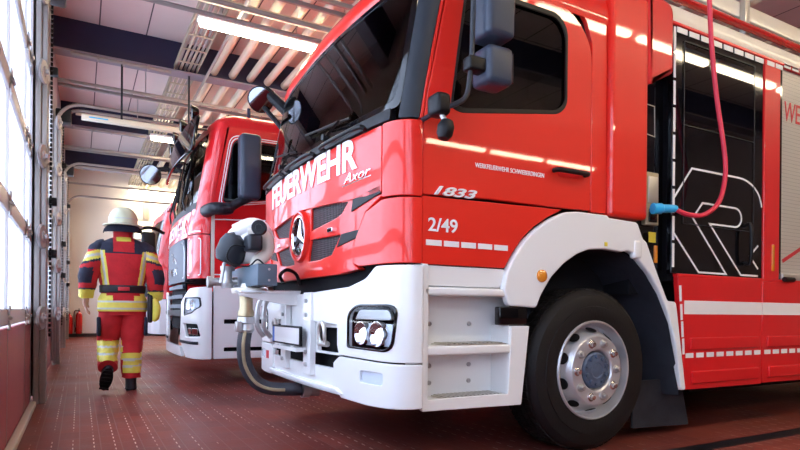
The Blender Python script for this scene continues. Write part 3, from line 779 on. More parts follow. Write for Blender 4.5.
    # coupling pipes left of plate
    for y in (4.33, 4.52):
        bm = tube(bmn(), smooth_path([(1.25, y, .96), (1.22, y, .88), (1.22, y, .74), (1.27, y, .66)], 4), .018, 12); lathe(bm, [(.028, 0), (.028, .03), (.018, .03)], (1.22, y, .80), (0, 0, 1), 16); O('coupling', bm, 'steel', rt)

    # ---- step well
    bm = bmn(); y0 = 2.60
    O('step_back', B(1.57, 2.28, y0 + .16, y0 + .18, .36, 1.125), 'white', rt)
    wl = O('step_panel', sheet(rc([(1.565, .345), (2.235, .335), (2.29, .79), (2.155, .79), (2.135, .405), (1.60, .405), (1.60, 1.115), (1.565, 1.115)], .01), [], SD, .03, .005, .012), 'white', rt)
    for z, x1 in ((.69, 2.17), (.40, 2.17)):
        sp = O('step', B(1.59, x1, y0 - .01, y0 + .16, z - .055, z - .004, bev=.012), 'white', rt)
        bm = bmn(); box(bm, 1.72, x1 - .04, y0 + .0, y0 + .15, z - .008, z + .002)
        for k in range(14): box(bm, 1.73 + k * .028, 1.745 + k * .028, y0 + .01, y0 + .14, z + .002, z + .009)
        O('tread_plate', bm, 'alu', sp)
    O('step', B(1.57, 2.20, y0 - .012, y0 + .16, .955, 1.0, bev=.012), 'white', rt)
    O('step_side', B(1.565, 1.60, y0, y0 + .17, .37, 1.12), 'white', rt)
    bm = bmn()
    for x in (1.71, 1.98):
        for z in (.80, .565, .47): O('screw', lathe(bmn(), [(.013, 0), (.013, .008), (.009, .009), (.009, .005), (0, .005)], (x, y0 + .16, z), (0, -1, 0), 16), 'steel', rt)
    O('step_side', B(2.145, 2.16, y0, y0 + .17, .37, .79), 'white', rt)
    O('upper_apron', sheet(rc([(1.567, 1.005), (2.08, 1.005), (2.13, 1.08), (2.11, 1.113), (1.567, 1.113)], .008), [], SD, .03, .004, -.008), 'white', rt)
    O('side_marker', B(2.08, 2.285, y0 + .0, y0 + .05, .795, .90, bev=.008), 'gblack', rt)
    # ---- fender
    outer = [(2.115, 1.10), (2.165, 1.185), (2.245, 1.288), (2.335, 1.362), (2.43, 1.42), (2.50, 1.452), (2.56, 1.476), (2.66, 1.488), (2.92, 1.488), (2.93, 1.474), (3.20, 1.465), (3.255, 1.36), (3.29, 1.345), (3.40, 1.14), (3.51, .955), (3.60, .95), (3.712, .335), (3.655, .335),
             (3.60, .66), (3.52, .86), (3.42, 1.02), (3.33, 1.13), (3.24, 1.20), (3.16, 1.262), (3.10, 1.275), (3.06, 1.262), (2.90, 1.272), (2.76, 1.262), (2.66, 1.228), (2.55, 1.165), (2.45, 1.08), (2.37, .97), (2.335, .895), (2.13, .905), (2.09, 1.0)]
    fd = O('fender', sheet(rc(outer, .02, 3), [], SD, .05, .012, .022), 'white', rt)
    O('fender_lip', B(3.16, 3.24, YS - .03, YS + .02, 1.225, 1.35, bev=.02), 'white', fd)
    O('side_marker_lamp', lathe(bmn(), [(.038, 0), (.036, .010), (.025, .018), (0, .021)], (2.37, YS - .022, 1.083), (0, -1, 0), 24), 'amber', fd)
    O('yellow_sticker', B(2.89, 2.915, YS - .025, YS - .021, 1.29, 1.315), 'yellow', fd)
    # arch liner: a swept strip above the tyre
    bm = bmn(); lin = [(2.26, .45), (2.27, .80), (2.36, .98), (2.46, 1.11), (2.6, 1.21), (2.76, 1.265), (2.95, 1.28), (3.12, 1.255), (3.28, 1.15), (3.42, 1.0), (3.54, .80), (3.63, .5), (3.66, .30)]
    a = [bm.verts.new((x, YS + .0, z)) for x, z in lin]; b = [bm.verts.new((x + (2.85 - x) * .12, YS + .55, z - .03)) for x, z in lin]
    for k in range(len(lin) - 1): bm.faces.new([a[k], a[k + 1], b[k + 1], b[k]])
    O('arch_liner', bm, 'liner', rt)
    O('chassis', B(1.5, 8.2, 3.15, 4.55, .42, 1.2, bev=.02), 'dark', rt)
    O('under_light_block', B(3.95, 8.1, 2.72, 4.98, .28, 1.12, bev=.03), 'dark', rt)  # added dark block, keeps light off the floor below the body
    O('front_light_block', B(1.62, 2.25, 2.85, 4.85, .34, .7, bev=.05), 'dark', rt)  # added dark block, shades the floor under the cab
    O('chassis_crossmember', B(2.4, 3.7, 2.95, 4.75, .75, 1.35), 'dark', rt)
    O('mud_flap', sheet(rc([(3.34, .40), (3.80, .40), (3.86, .36), (3.95, .05), (3.34, .075)], .01), [], side(2.72), .02, .003), 'liner', rt)
    wheel(rt, 2.83, 2.60)
    wheel(rt, 2.83, 5.10, 1)
    wheel(rt, 6.9, 2.64); wheel(rt, 6.9, 5.06, 1)

    # ---- crew / equipment body
    O('body_core', B(3.60, 8.2, YS + .05, YF - .05, 1.10, 2.86), 'dark', rt)
    O('gap_core', B(3.30, 3.60, YS + .13, YF - .13, 1.0, 2.95), 'dark', rt)
    # red shoulder over the recess
    O('shoulder_panel', sheet(rc([(3.295, 2.385), (3.562, 2.520), (3.562, 2.99, .08), (3.295, 3.03)], .012), [], SD, .14, .035, .02), 'red2', rt)
    rec = O('recess_panel', sheet(rc([(3.295, 1.17), (3.565, 1.17), (3.565, 2.53), (3.295, 2.40)], .004), [], side(YS + .07), .02, .003), 'gblack', rt)
    bm = ribbon(bmn(), [(3.33, 2.305), (3.47, 2.30), (3.475, 2.09), (3.33, 2.105)], .006, side(YS + .07), closed=True); O('hatch_outline', bm, 'alu', rec)
    sk = O('socket_box', B(3.345, 3.475, YS + .03, YS + .07, 1.47, 1.83, bev=.008), pm('socket_beige', (.42, .36, .24), .5, metal=.3, noise=.2, nscale=20), rt)
    O('socket_cover', B(3.36, 3.46, YS + .022, YS + .032, 1.62, 1.80, bev=.004), 'alu', sk)
    O('socket_hole', B(3.37, 3.45, YS + .022, YS + .032, 1.49, 1.58, bev=.004), 'gblack', sk)
    O('yellow_label', B(3.395, 3.465, YS + .045, YS + .0495, 1.355, 1.425), 'yellow', rec)
    O('amber_reflector', B(3.445, 3.475, YS + .035, YS + .0495, 1.215, 1.335, bev=.005), 'amber', rec)
    # black glazed crew door
    dr = O('crew_door', sheet(rect(3.568, 4.655, 1.145, 2.872, .01), [], SD, .04, .006, .0), 'gblack', rt)
    O('crew_window', sheet(rect(3.69, 4.52, 2.20, 2.76, .02), [], SD, .012, .003, .006), pm('crew_window_glass', (.002, .002, .004), .02), dr)
    bm = ribbon(bmn(), rect(3.685, 4.53, 1.50, 2.775), .006, SD, off=.008, closed=True); ribbon(bm, [(3.685, 2.19), (4.53, 2.19)], .006, SD, off=.008)
    O('window_outline', bm, 'grey', dr)
    O('door_grip', tube(bmn(), smooth_path([(4.42, YS, 1.26), (4.42, YS - .05, 1.27), (4.42, YS - .05, 1.53), (4.42, YS, 1.54)], 4), .014, 10), 'black', dr)
    bm = bmn()
    R1 = rc([(3.575, 1.655), (3.78, 1.897, .01), (4.352, 1.90, .12), (4.62, 1.83, .15), (4.645, 1.60, .1)], .01)
    # outlined letter R of the body builder
    ribbon(bm, [(3.58, 1.66), (3.782, 1.896), (4.34, 1.896)] + [(4.34 + .30 * math.sin(a), 1.696 + .2 * math.cos(a)) for a in [PI / 2 * k / 8 for k in range(1, 8)]] + [(4.645, 1.70)], .014, SD)
    ribbon(bm, [(3.58, 1.435), (3.868, 1.165), (4.19, 1.165), (3.796, 1.548), (3.905, 1.663), (4.30, 1.663)] + [(4.30 + .078 * math.sin(a), 1.592 + .071 * math.cos(a)) for a in [PI * k / 10 for k in range(1, 10)]] + [(4.30, 1.521), (3.99, 1.521), (4.375, 1.165), (4.60, 1.165)], .014, SD)
    ribbon(bm, [(4.60, 1.22), (4.49, 1.315), (4.60, 1.40)], .014, SD)
    O('outline_letter', bm, 'letter', dr)
    # white reflective dashes
    bm = bmn()
    for k in range(9):
        z = 1.19 + k * .187; ribbon(bm, [(3.582, z), (3.582, z + .165)], .022, SD, off=.006)
    for k in range(8):
        x = 3.605 + k * .133; ribbon(bm, [(x, 2.838), (x + .112, 2.838)], .038, SD, off=.006)
    O('reflective_dashes', bm, 'refl', dr)
    # red post, shutter
    O('red_post', sheet(rect(4.665, 4.885, 1.145, 2.872, .008), [], SD, .05, .008, .008), 'red2', rt)
    O('post_reflector', B(4.775, 4.81, YS - .016, YS - .006, 1.21, 1.42, bev=.004), 'amber', rt)
    O('post_gap', B(4.888, 4.94, YS + .01, YS + .05, 1.14, 2.86), 'gblack', rt)
    sh = O('roller_shutter', B(4.94, 6.35, YS + .015, YS + .045, 1.19, 2.86), 'shutter', rt)
    O('shutter_bar', B(4.94, 6.35, YS - .01, YS + .03, 1.14, 1.20, bev=.01), 'alu', sh)
    O('shutter_catch', tube(bmn(), [(4.92, YS - .03, 1.15), (5.05, YS - .03, 1.15)], .02, 10), 'black', sh)
    text_obj(sh, 'shutter_lettering', 'WERKFEUERWEHR', side(YS + .015), 4.98, 2.44, .16, mat='redletter', width=1.32, off=.003, th=.003, shear=.1)
    bm = ribbon(bmn(), [(4.97, 1.30), (5.25, 1.42), (5.6, 1.44)], .03, side(YS + .015)); O('shutter_graphic', bm, 'redletter', sh)
    O('rear_body_side', B(6.36, 8.2, YS, YS + .05, .95, 2.87, bev=.01), 'red2', rt)
    O('far_body_side', B(3.57, 8.2, YF - .05, YF, .33, 2.87, bev=.01), 'red2', rt)
    O('rear_body_end', B(8.2, 8.25, YS, YF, .5, 3.0, bev=.01), 'red2', rt)
    # reflective tape over post and shutter
    bm = bmn()
    for k in range(14):
        x = 4.69 + k * .118; ribbon(bm, [(x, 2.868 if x > 4.9 else 2.838), (x + .098, 2.868 if x > 4.9 else 2.838)], .036, SD, off=.012)
    O('top_dashes', bm, 'refl', rt)
    # cornice, gallery, ladder
    O('cornice', B(3.54, 8.25, YS - .012, YS + .06, 2.862, 2.885, bev=.005), 'red2', rt)
    O('top_tape_backing', B(4.66, 6.36, YS - .002, YS + .04, 2.848, 2.864), 'red2', rt)
    O('roof_gallery', B(3.50, 8.25, YS + .0, YS + .05, 2.885, 3.0, bev=.012), 'offwhite', rt)
    O('body_roof', B(3.56, 8.2, YS + .04, YF - .04, 2.86, 2.93), 'alu', rt)
    O('roof_rail', tube(bmn(), [(3.55, YS + .06, 3.105), (8.2, YS + .06, 3.105)], .030, 10), 'redlens', rt)
    bm = bmn(); box(bm, 3.45, 8.0, YS + .16, YS + .21, 3.245, 3.37, bev=.01)
    box(bm, 3.45, 8.0, YS + .56, YS + .61, 3.245, 3.37, bev=.01)
    x = 3.6
    while x < 8: tube(bm, [(x, YS + .2, 3.31), (x, YS + .57, 3.31)], .018, 8); x += .3
    ld = O('roof_ladder', bm, 'offwhite', rt)
    bm = bmn()
    box(bm, 4.60, 4.66, YS + .11, YS + .16, 2.93, 3.46, bev=.006); box(bm, 4.44, 4.80, YS + .10, YS + .2, 3.42, 3.47, bev=.010); box(bm, 4.74, 4.82, YS + .09, YS + .2, 3.40, 3.53, bev=.012)
    O('ladder_clamp', bm, 'alu', rt)
    # lower panels
    for i, (xa, xb) in enumerate(((3.625, 4.640), (4.648, 5.75))):
        o_ = [(xa, 1.125), (xa + (.088 if i == 0 else 0), .335), (xb, .328), (xb, 1.135)]
        pn = O('side_locker_panel', sheet(rc(o_, .008), [], SD, .04, .006, .012), 'red2', rt)
        for z0, z1_ in ((.612, .70), (.372, .462)):
            x0 = xa + (.13 if i == 0 else .06) + (.02 if z0 < .5 else 0)
            O('pressed_pad', sheet(rect(x0, xb - .045, z0, z1_, .015), [], SD, .03, .010, .026), 'red2', pn)
        bm = ribbon(bmn(), [(xa + (.07 if i == 0 else 0), .913), (xb, .913)], .096, SD, off=.014)
        O('white_stripe', bm, 'refl', pn)
        bm = bmn(); x = xa + (.09 if i == 0 else .03)
        while x < xb - .08: ribbon(bm, [(x, .575), (x + .085, .575)], .034, SD, off=.014); x += .118
        if i == 0:
            for k, z in enumerate((1.01, .88, .76, .64)): ribbon(bm, [(3.655 + .012 * k, z - .055), (3.648 + .012 * k, z + .055)], .022, SD, off=.0155)
        O('reflective_dashes', bm, 'refl', pn)
    O('sill', B(3.625, 5.75, YS - .012, YS + .03, 1.125, 1.148, bev=.004), 'red2', rt)

    # ---- mirrors near side
    ym = 2.36
    mb = O('mirror_bracket', B(1.50, 1.585, ym + .0, 2.47, 1.83, 1.94, bev=.025), 'black', rt)
    arm = tube(bmn(), smooth_path([(1.56, 2.6, 1.87), (1.56, ym + .05, 1.87), (1.61, ym, 1.89), (1.665, ym, 1.935), (1.685, ym, 2.02), (1.700, ym, 2.2), (1.705, ym, 2.78), (1.72, ym + .1, 2.84), (1.76, 2.58, 2.84)], 5), .013, 10)
    O('mirror_arm', arm, 'grey', mb)
    m1 = O('mirror_head', B(1.75, 1.925, ym - .07, ym + .10, 2.25, 2.72, bev=.03), 'mirror_grey', rt)
    O('mirror_glass', B(1.926, 1.93, ym - .05, ym + .08, 2.28, 2.68), 'mirrorglass', m1)
    m2 = O('mirror_head', B(1.76, 1.925, ym - .06, ym + .10, 2.015, 2.21, bev=.032), 'mirror_grey', rt)
    O('mirror_glass', B(1.926, 1.93, ym - .04, ym + .08, 2.04, 2.19), 'mirrorglass', m2)
    O('arm_clamp', B(1.665, 1.765, ym - .035, ym + .035, 2.065, 2.135, bev=.012), 'black', mb)
    bl = O('kerb_camera', lathe(bmn(), [(0, -.058), (.026, -.054), (.040, -.03), (.042, .01), (.03, .038), (0, .042)], (1.56, ym + .02, 1.765), (.25, 0, 1), 20), 'black', rt)
    O('camera_stem', tube(bmn(), [(1.565, ym + .02, 1.79), (1.54, ym + .04, 1.85)], .013, 8), 'steel', bl)
    # far side mirror on its boom
    bm = bmn(); 
    tube(bm, smooth_path([(1.70, 5.04, 2.56), (1.60, 5.12, 2.70), (1.48, 5.25, 2.87)], 5), [.05] * 11, 10); tube(bm, smooth_path([(1.66, 5.08, 2.40), (1.56, 5.15, 2.56), (1.46, 5.25, 2.72)], 5), .022, 8)
    fm = O('mirror_arm', bm, 'black', rt)
    mh = O('mirror_head', lathe(bmn(), [(0, -.07), (.06, -.065), (.10, -.03), (.115, .02), (.118, .04), (.108, .045)], (1.44, 5.27, 2.80), (-.35, -.75, -.45), 28), 'black', rt)
    O('mirror_glass', lathe(bmn(), [(0, .046), (.108, .040), (.108, .030)], (1.44, 5.27, 2.80), (-.35, -.75, -.45), 28), 'mirrorglass', mh)
    bm = bmn(); box(bm, 1.60, 1.72, 5.12, 5.3, 2.0, 2.5, bev=.04); O('mirror_head', bm, 'mirror_grey', rt)

    # ---- front water monitor on bracket
    mo = O('monitor_bracket', sheet(rc([(.90, 1.0), (1.36, 1.005), (1.33, .90), (1.25, .905), (.93, .965)], .006), [], side(3.90), .03, .004), 'white', rt)
    O('bracket_top', B(.93, 1.30, 3.87, 4.14, .985, 1.0, bev=.004), 'white', mo)
    O('flange', lathe(bmn(), [(0, -.02), (.115, -.02), (.12, -.01), (.12, .015), (.10, .02), (.06, .022), (.05, .05), (0, .05)], (1.02, 4.0, 1.0), (0, 0, 1), 36), 'offwhite', mo)
    gb = O('gearbox', B(.985, 1.115, 3.66, 4.37, 1.025, 1.165, bev=.008), pm('gearbox_slate', (.08, .12, .16), .45), mo)
    bm = bmn()
    for z in (1.06, 1.13): O('screw', lathe(bmn(), [(.008, 0), (.008, .004), (0, .005)], (1.06, 3.659, z), (0, -1, 0), 10), 'steel', gb)
    # monitor body
    C = Vector((1.02, 4.0, 1.17))
    bm = tube(bmn(), smooth_path([C + Vector(p) for p in ((.03, -.04, -.02), (.04, -.05, .03), (.09, -.06, .07), (.115, -.06, .13), (.10, -.06, .20), (.05, -.05, .235), (-.02, -.03, .235))], 5), .042, 16)
    O('elbow_pipe', bm, 'offwhite', mo)
    bm = bmn(); lathe(bm, [(0, 0), (.09, .0), (.13, .03), (.14, .07), (.12, .11), (.08, .14), (0, .15)], C + Vector((.02, .10, .165)), (-.5, -.35, -.1), 32); tube(bm, smooth_path([C + Vector(p) for p in ((-.09, .02, .23), (.0, -.02, .275), (.08, -.02, .26), (.12, -.02, .18))], 4), .055, 14)
    O('nozzle_shell', bm, 'white', mo)
    bm = bmn(); lathe(bm, [(0, -.02), (.05, -.015), (.09, .02), (.105, .07), (.10, .15), (.075, .20), (.06, .202), (.055, .17), (0, .17)], C + Vector((-.065, .03, .20)), (-.40, .12, -.88), 28)
    O('nozzle', bm, 'grey', mo)
    O('drive_unit', B(.965, 1.06, 3.80, 3.96, 1.26, 1.37, bev=.02), 'grey', mo)
    bm = lathe(bmn(), [(0, .035), (.02, .035), (.022, .028), (.046, .028), (.05, .02), (.05, -.02), (0, -.02)], C + Vector((.02, -.17, .245)), (-.35, -.9, 0), 28); O('hand_knob', bm, 'black', mo)
    O('cable', tube(bmn(), smooth_path([C + Vector(p) for p in ((-.06, -.12, .12), (-.14, -.1, .12), (-.17, -.08, .05), (-.13, -.1, .0), (-.04, -.14, -.01), (.0, -.2, .03), (.04, -.22, .0))], 5), .006, 8), 'black', mo)
    O('cable', tube(bmn(), smooth_path([(1.18, 3.75, 1.05), (1.17, 3.78, 1.10), (1.22, 3.8, 1.14), (1.3, 3.85, 1.12), (1.34, 3.86, 1.04)], 5), .012, 8), 'black', mo)
    bm = bmn(); 
    lathe(bm, [(0, 0), (.04, 0), (.045, .03), (.03, .06), (.03, .12), (.05, .12), (.05, .15), (0, .15)], (.90, 4.12, 1.02), (0, 0, 1), 20)
    tube(bm, [(.80, 4.15, 1.06), (.97, 4.12, 1.07)], .028, 12); lathe(bm, [(.04, 0), (.04, .03), (0, .03)], (.80, 4.15, 1.06), (-1, 0, 0), 14)
    tube(bm, [(.84, 4.05, 1.05), (.86, 4.05, 1.18), (.92, 4.05, 1.26)], .012, 8)
    O('valve', bm, 'steel', mo)
    # brass stub and hose
    bm = lathe(bmn(), [(.03, 0), (.045, -.01), (.045, -.10), (.055, -.12), (.055, -.15), (.04, -.16)], (1.0, 4.0, .975), (0, 0, 1), 24); O('brass_stub', bm, 'brass', mo)
    bm = lathe(bmn(), [(.04, 0), (.058, 0), (.062, -.04), (.05, -.05), (.058, -.09), (.045, -.11)], (1.0, 4.0, .82), (0, 0, 1), 20); box(bm, .92, .96, 3.94, 3.99, .72, .79, bev=.01); O('hose_coupling', bm, 'steel', mo)
    P = smooth_path([(1.0, 4.0, .74), (.985, 4.0, .62), (1.0, 4.0, .49), (1.06, 3.98, .38), (1.15, 3.95, .33), (1.27, 3.90, .32), (1.36, 3.88, .32)], 6)
    hs = O('suction_hose', tube(bmn(), P, .046, 16), 'hose', mo)
    st_ = tube(bmn(), [p + Vector((-.012, -.040, .0)) for p in P[:30]], .013, 6); O('hose_stripe', st_, 'brass', hs)
    O('hose_end', lathe(bmn(), [(.05, 0), (.062, .0), (.062, .05), (.052, .06), (.058, .12), (0, .12)], P[-1], (1, 0, 0), 18), 'steel', mo)
    return rt
T1 = truck_one()

# air hose hanging from the ceiling and plugged into the truck
hr = E('air_hose', (3.55, 2.5, 1.5), 'red air hose hanging down in front of the black crew door with a blue plug', 'hose')
O('hose', tube(bmn(), smooth_path([(3.55, 2.40, 5.15), (3.60, 2.40, 4.2), (3.66, 2.42, 3.4), (3.724, 2.44, 3.003), (3.773, 2.45, 2.674), (3.834, 2.45, 2.343), (3.915, 2.45, 2.03), (3.935, 2.45, 1.84), (3.87, 2.45, 1.65), (3.712, 2.45, 1.545), (3.551, 2.46, 1.530), (3.43, 2.49, 1.565)], 6), .016, 12), 'redhose', hr)
O('blue_plug', lathe(bmn(), [(0, 0), (.02, 0), (.026, .02), (.028, .10), (.036, .11), (.036, .17), (0, .17)], (3.46, 2.485, 1.565), (-.93, .36, -.03), 18), 'blue', hr)

# ================================================================== TRUCK 2
def truck_two():
    YS = 6.85; YC = 8.10; YF = 9.35
    rt = E('fire_truck', (3.0, YC, 0), 'second red fire truck with white bumper and grey grille, parked behind the star-badged one', 'fire truck', 'fire trucks parked side by side')
    f, U = contour(1.10, YC, k=.05, flat=1.02, xs=1.30); FR = front(f, 1.9, .17); SD = side(YS); FS = side(YF, 1)
    cuF = rng(-1.0, 1.0, .08) + [s_ * q for s_ in (-1, 1) for q in rng(1.0, U, .02)]
    def fs(name, outer, holes=(), mat='red2', th=.02, off=0, bev=.004, parent=rt, cv=()):
        return O(name, sheet(outer, list(holes), FR, th, bev, off, cuF, cv), mat, parent)
    # corner panels with white outlines
    for s in (-1, 1):
        cp = fs('corner_panel', rc([(s * .78, 1.23), (s * (U - .004), 1.22), (s * (U - .004), 1.72), (s * .80, 1.74)][::s], .03), off=.012, th=.03)
        fs('corner_panel', rc([(s * .80, 1.75), (s * (U - .004), 1.73), (s * (U - .004), 2.02), (s * .92, 2.05)][::s], .02), off=.010, th=.03)
        bm = bmn(); ribbon(bm, rc([(s * .82, 1.27), (s * 1.22, 1.26), (s * 1.22, 1.68), (s * .84, 1.70)], .03, 3), .012, FR, off=.016, closed=True)
        ribbon(bm, [(s * .84, 1.78), (s * 1.0, 1.77), (s * 1.12, 1.765), (s * 1.22, 1.76)], .014, FR, off=.016); O('white_outline', bm, 'letter', cp)
        fs('a_pillar', rc([(s * 1.03, 2.03), (s * (U - .004), 2.02), (s * (U - .004), 3.0), (s * 1.0, 3.0)][::s], .02), off=.008, th=.04, cv=rng(2.1, 3.0, .2))
    lid = fs('front_lid', rc([(-.78, 1.73), (.78, 1.73), (.90, 2.03), (-.90, 2.03)], .02), off=.010, th=.03)
    flip = lambda u, v, w: FR(-u, v, w + .010)
    text_obj(lid, 'lettering', 'FEUERWEHR', flip, -.78, 1.79, .17, width=1.5, cu=rng(-.8, .8, .06), bold=.01)
    gr = fs('grille', rc([(-.74, 1.20), (.74, 1.20), (.74, 1.60), (.66, 1.72), (-.66, 1.72), (-.74, 1.60)], .03), mat='mirror_grey', off=.022, th=.05)
    bm = bmn(); ribbon(bm, rc([(-.70, 1.25), (.70, 1.25), (.70, 1.58), (.62, 1.68), (-.62, 1.68), (-.70, 1.58)], .05, 4), .014, FR, off=.026, closed=True); O('grille_outline', bm, 'chrome', gr)
    text_obj(gr, 'maker_lettering', 'MAN', lambda u, v, w: FR(-u, v, w + .022), -.33, 1.30, .10, mat='chrome', width=.62, cu=rng(-.35, .3, .06))
    bm = bmn(); ribbon(bm, [(-.22, 1.45), (-.1, 1.52), (0, 1.50), (.1, 1.58), (.22, 1.60)], .02, FR, off=.026); ribbon(bm, [(-.15, 1.45), (-.08, 1.51)], .015, FR, off=.026); ribbon(bm, [(.08, 1.47), (.1, 1.56)], .015, FR, off=.026)
    O('emblem', bm, 'chrome', gr)
    # lower mouth
    mt = fs('lower_grille', rc([(-.62, .62), (.62, .62), (.60, 1.19), (-.60, 1.19)], .02), mat='dark', off=-.02, th=.02)
    for z in (.88, 1.0, 1.12): fs('slat', rc([(-.62, z), (.62, z), (.60, z + .05), (-.60, z + .05)], .01), mat='mirror_grey', off=.02, th=.04, parent=mt)
    hd = lambda s: rc([(s * .80, .80), (s * 1.10, .83), (s * 1.24, .90), (s * 1.23, 1.00), (s * .84, 1.0), (s * .80, .93)][::s], .025)
    fg = lambda s: rc([(s * .72, .70), (s * 1.20, .70), (s * 1.24, .56), (s * .86, .545)][::s], .02)
    for s in (-1, 1):
        bp = fs('bumper_corner', rc([(s * .56, .50), (s * .85, .30), (s * (U + .02), .30), (s * (U + .02), 1.13), (s * 1.0, 1.11), (s * .76, 1.02), (s * .62, .96), (s * .60, .75)][::s], .02), [hd(s), fg(s)], mat='white', off=.04, th=.04, bev=.01)
        hl = fs('headlamp', hd(s), mat='lampsilver', off=.005, th=.01)
        fs('lamp_rim', [((x - s * 1.03) * 1.06 + s * 1.03, (z - .91) * 1.10 + .91) for x, z in hd(s)], [[((x - s * 1.03) * .97 + s * 1.03, (z - .91) * .93 + .91) for x, z in hd(s)]], mat='grey', off=.046, th=.012, parent=hl)
        fs('lamp_glass', hd(s), mat='gl_clear', off=.036, th=.004, bev=.001, parent=hl)
        for uu, rr_, zz in ((.92, .055, .91), (1.08, .06, .925)):
            p = Vector(FR(s * uu, zz, -.01)); a = (Vector(FR(s * uu, zz, .02)) - p).normalized()
            O('reflector_bowl', lathe(bmn(), [(0, 0), (rr_ * .5, .006), (rr_, .035), (rr_, 0)], p, a, 24), 'chrome', hl)
        fr_ = fs('fog_recess', fg(s), mat='dark', off=.0, th=.01)
        for a_, b_ in ((.90, 1.02), (1.05, 1.19)): fs('fog_lamp', rc([(s * a_, .575), (s * b_, .575), (s * b_, .65), (s * a_, .65)][::s], .01), mat='chrome', off=.02, th=.01, parent=fr_)
        fs('lip_strip', rc([(s * .58, .465), (s * 1.22, .465), (s * 1.22, .50), (s * .58, .50)][::s], .006), mat='grey', off=.05, th=.02, parent=bp)
    fs('bumper_centre', rc([(-.56, .42), (-.7, .30), (.7, .30), (.56, .42)], .02), mat='white', off=.05, th=.04)
    fs('bumper_centre', rc([(-.58, .78), (.58, .78), (.58, .86), (-.58, .86)], .02), mat='black', off=.04, th=.04)
    # screen
    fs('cowl', rc([(-1.05, 2.03), (1.05, 2.03), (1.05, 2.12), (-1.05, 2.12)], .01), mat='black', off=.01, th=.04)
    fs('windscreen', rc([(-1.03, 2.11), (1.03, 2.11), (1.0, 2.97), (-1.0, 2.97)], .05), mat='gl_wind', off=0, th=.006, bev=.001, cv=rng(2.1, 3, .15))
    fs('header', rc([(-U, 2.96), (U, 2.96), (U, 3.04), (-U, 3.04)], .02), off=.01, th=.05)
    vz = fs('sun_visor', rc([(-1.08, 2.70), (1.08, 2.70), (1.08, 3.12), (-1.08, 3.12)], .04), mat='gblack', off=.20, th=.04, bev=.01)
    for u in (-.9, -.3, .3, .9):
        p = Vector(FR(u, 3.20, .20)); O('spot_lamp', lathe(bmn(), [(0, -.06), (.05, -.05), (.075, 0), (.08, .03), (.07, .035), (.0, .03)], p, (-1, 0, -.1), 20), 'gblack', vz)
        O('visor_stay', tube(bmn(), [FR(u, 3.02, .0), FR(u, 3.0, .15)], .012, 6), 'black', vz)
    for u0 in (-.6, .1, .7):
        bm = bmn(); tube(bm, [FR(u0, 2.08, .03), FR(u0 + .08, 2.2, .06), FR(u0 + .2, 2.62, .03)], .012, 6); tube(bm, [FR(u0 + .1, 2.30, .03), FR(u0 + .28, 2.9, .02)], .010, 6); O('wiper', bm, 'black', rt)
    # roof
    bm = bmn(); loops = []
    base = [(3.3, YS)] + [(f(u)[0] + .19, f(u)[1]) for u in [-U + 2 * U * k / 40 for k in range(41)]] + [(3.3, YF)]
    for z, ins in ((2.98, 0), (3.04, .0), (3.09, .03), (3.14, .10), (3.18, .25), (3.2, .5)):
        loops.append([bm.verts.new((min(x + (ins if x < 3.2 else 0), 3.3), YC + (y - YC) * (1 - ins * .4), z)) for x, y in base])
    for a, b in zip(loops, loops[1:]):
        for k in range(len(a)): j = (k + 1) % len(a); bm.faces.new([a[k], a[j], b[j], b[k]])
    bm.faces.new(loops[-1]); O('roof', bm, 'red2', rt, angle=50)
    for mp in (SD, FS):
        win = rc([(1.44, 2.12), (2.0, 2.20), (2.30, 2.24), (2.30, 2.84), (1.56, 2.84, .1)], .06)
        d = O('door', sheet(rc([(1.305, 1.22), (2.38, 1.22), (2.38, 3.0), (1.505, 3.0), (1.305, 2.0, .2)], .02), [win], mp, .035, .006, .004), 'red2', rt)
        O('window_glass', sheet(win, [], mp, .005, .001, -.01), 'gl_dark', d)
        bm = bmn(); big = [(x + (x - 1.9) * .07, z + (z - 2.5) * .10) for x, z in win]; ribbon(bm, big, .012, mp, off=.006, closed=True)
        bg2 = [(x + (x - 1.9) * .13, z + (z - 2.5) * .17) for x, z in win]; ribbon(bm, bg2, .010, mp, off=.006, closed=True)
        O('white_outline', bm, 'letter', d)
        O('white_line', ribbon(bmn(), [(1.33, 1.90), (2.38, 1.96)], .014, mp, off=.006), 'letter', d)
        O('white_line', ribbon(bmn(), [(1.33, 1.27), (2.38, 1.27)], .014, mp, off=.006), 'letter', d)
        O('window_seal', sheet([(x + (x - 1.9) * .03, z + (z - 2.5) * .05) for x, z in win], [win], mp, .008, .002, .007), 'black', d)
        O('cab_rear_panel', sheet(rect(2.39, 3.3, .95, 3.0, .03), [], mp, .03, .006, 0), 'red2', rt)
    bm = bmn()
    for k in range(5): lathe(bm, [(.018, 0), (.018, .012), (0, .014)], (1.325, YS - .004, 1.28 + .16 * k), (0, -1, 0), 12)
    box(bm, 1.305, 1.345, YS - .006, YS, 1.23, 1.98); O('hinge_strip', bm, 'offwhite', rt)
    O('cab_floor', B(1.35, 3.25, YS + .06, YF - .06, 1.25, 1.35), 'interior', rt); O('cab_rear_wall', B(3.2, 3.25, YS + .06, YF - .06, 1.35, 3.0), 'interior', rt)
    O('dashboard', B(1.35, 1.65, YS + .1, YF - .1, 1.6, 2.05, bev=.05), 'interior', rt)
    for y in (7.2, 8.5): 
        bm = bmn(); box(bm, 2.1, 2.6, y, y + .5, 1.5, 1.75, bev=.05); box(bm, 2.5, 2.68, y, y + .5, 1.7, 2.5, bev=.06); O('seat', bm, 'seat', rt)
    # step side
    sp = O('step_panel', sheet(rect(1.34, 2.25, .30, 1.18, .02), [rect(1.46, 2.15, .705, .755, .01), rect(1.46, 2.15, .385, .43, .01)], SD, .05, .008, .01), 'white', rt)
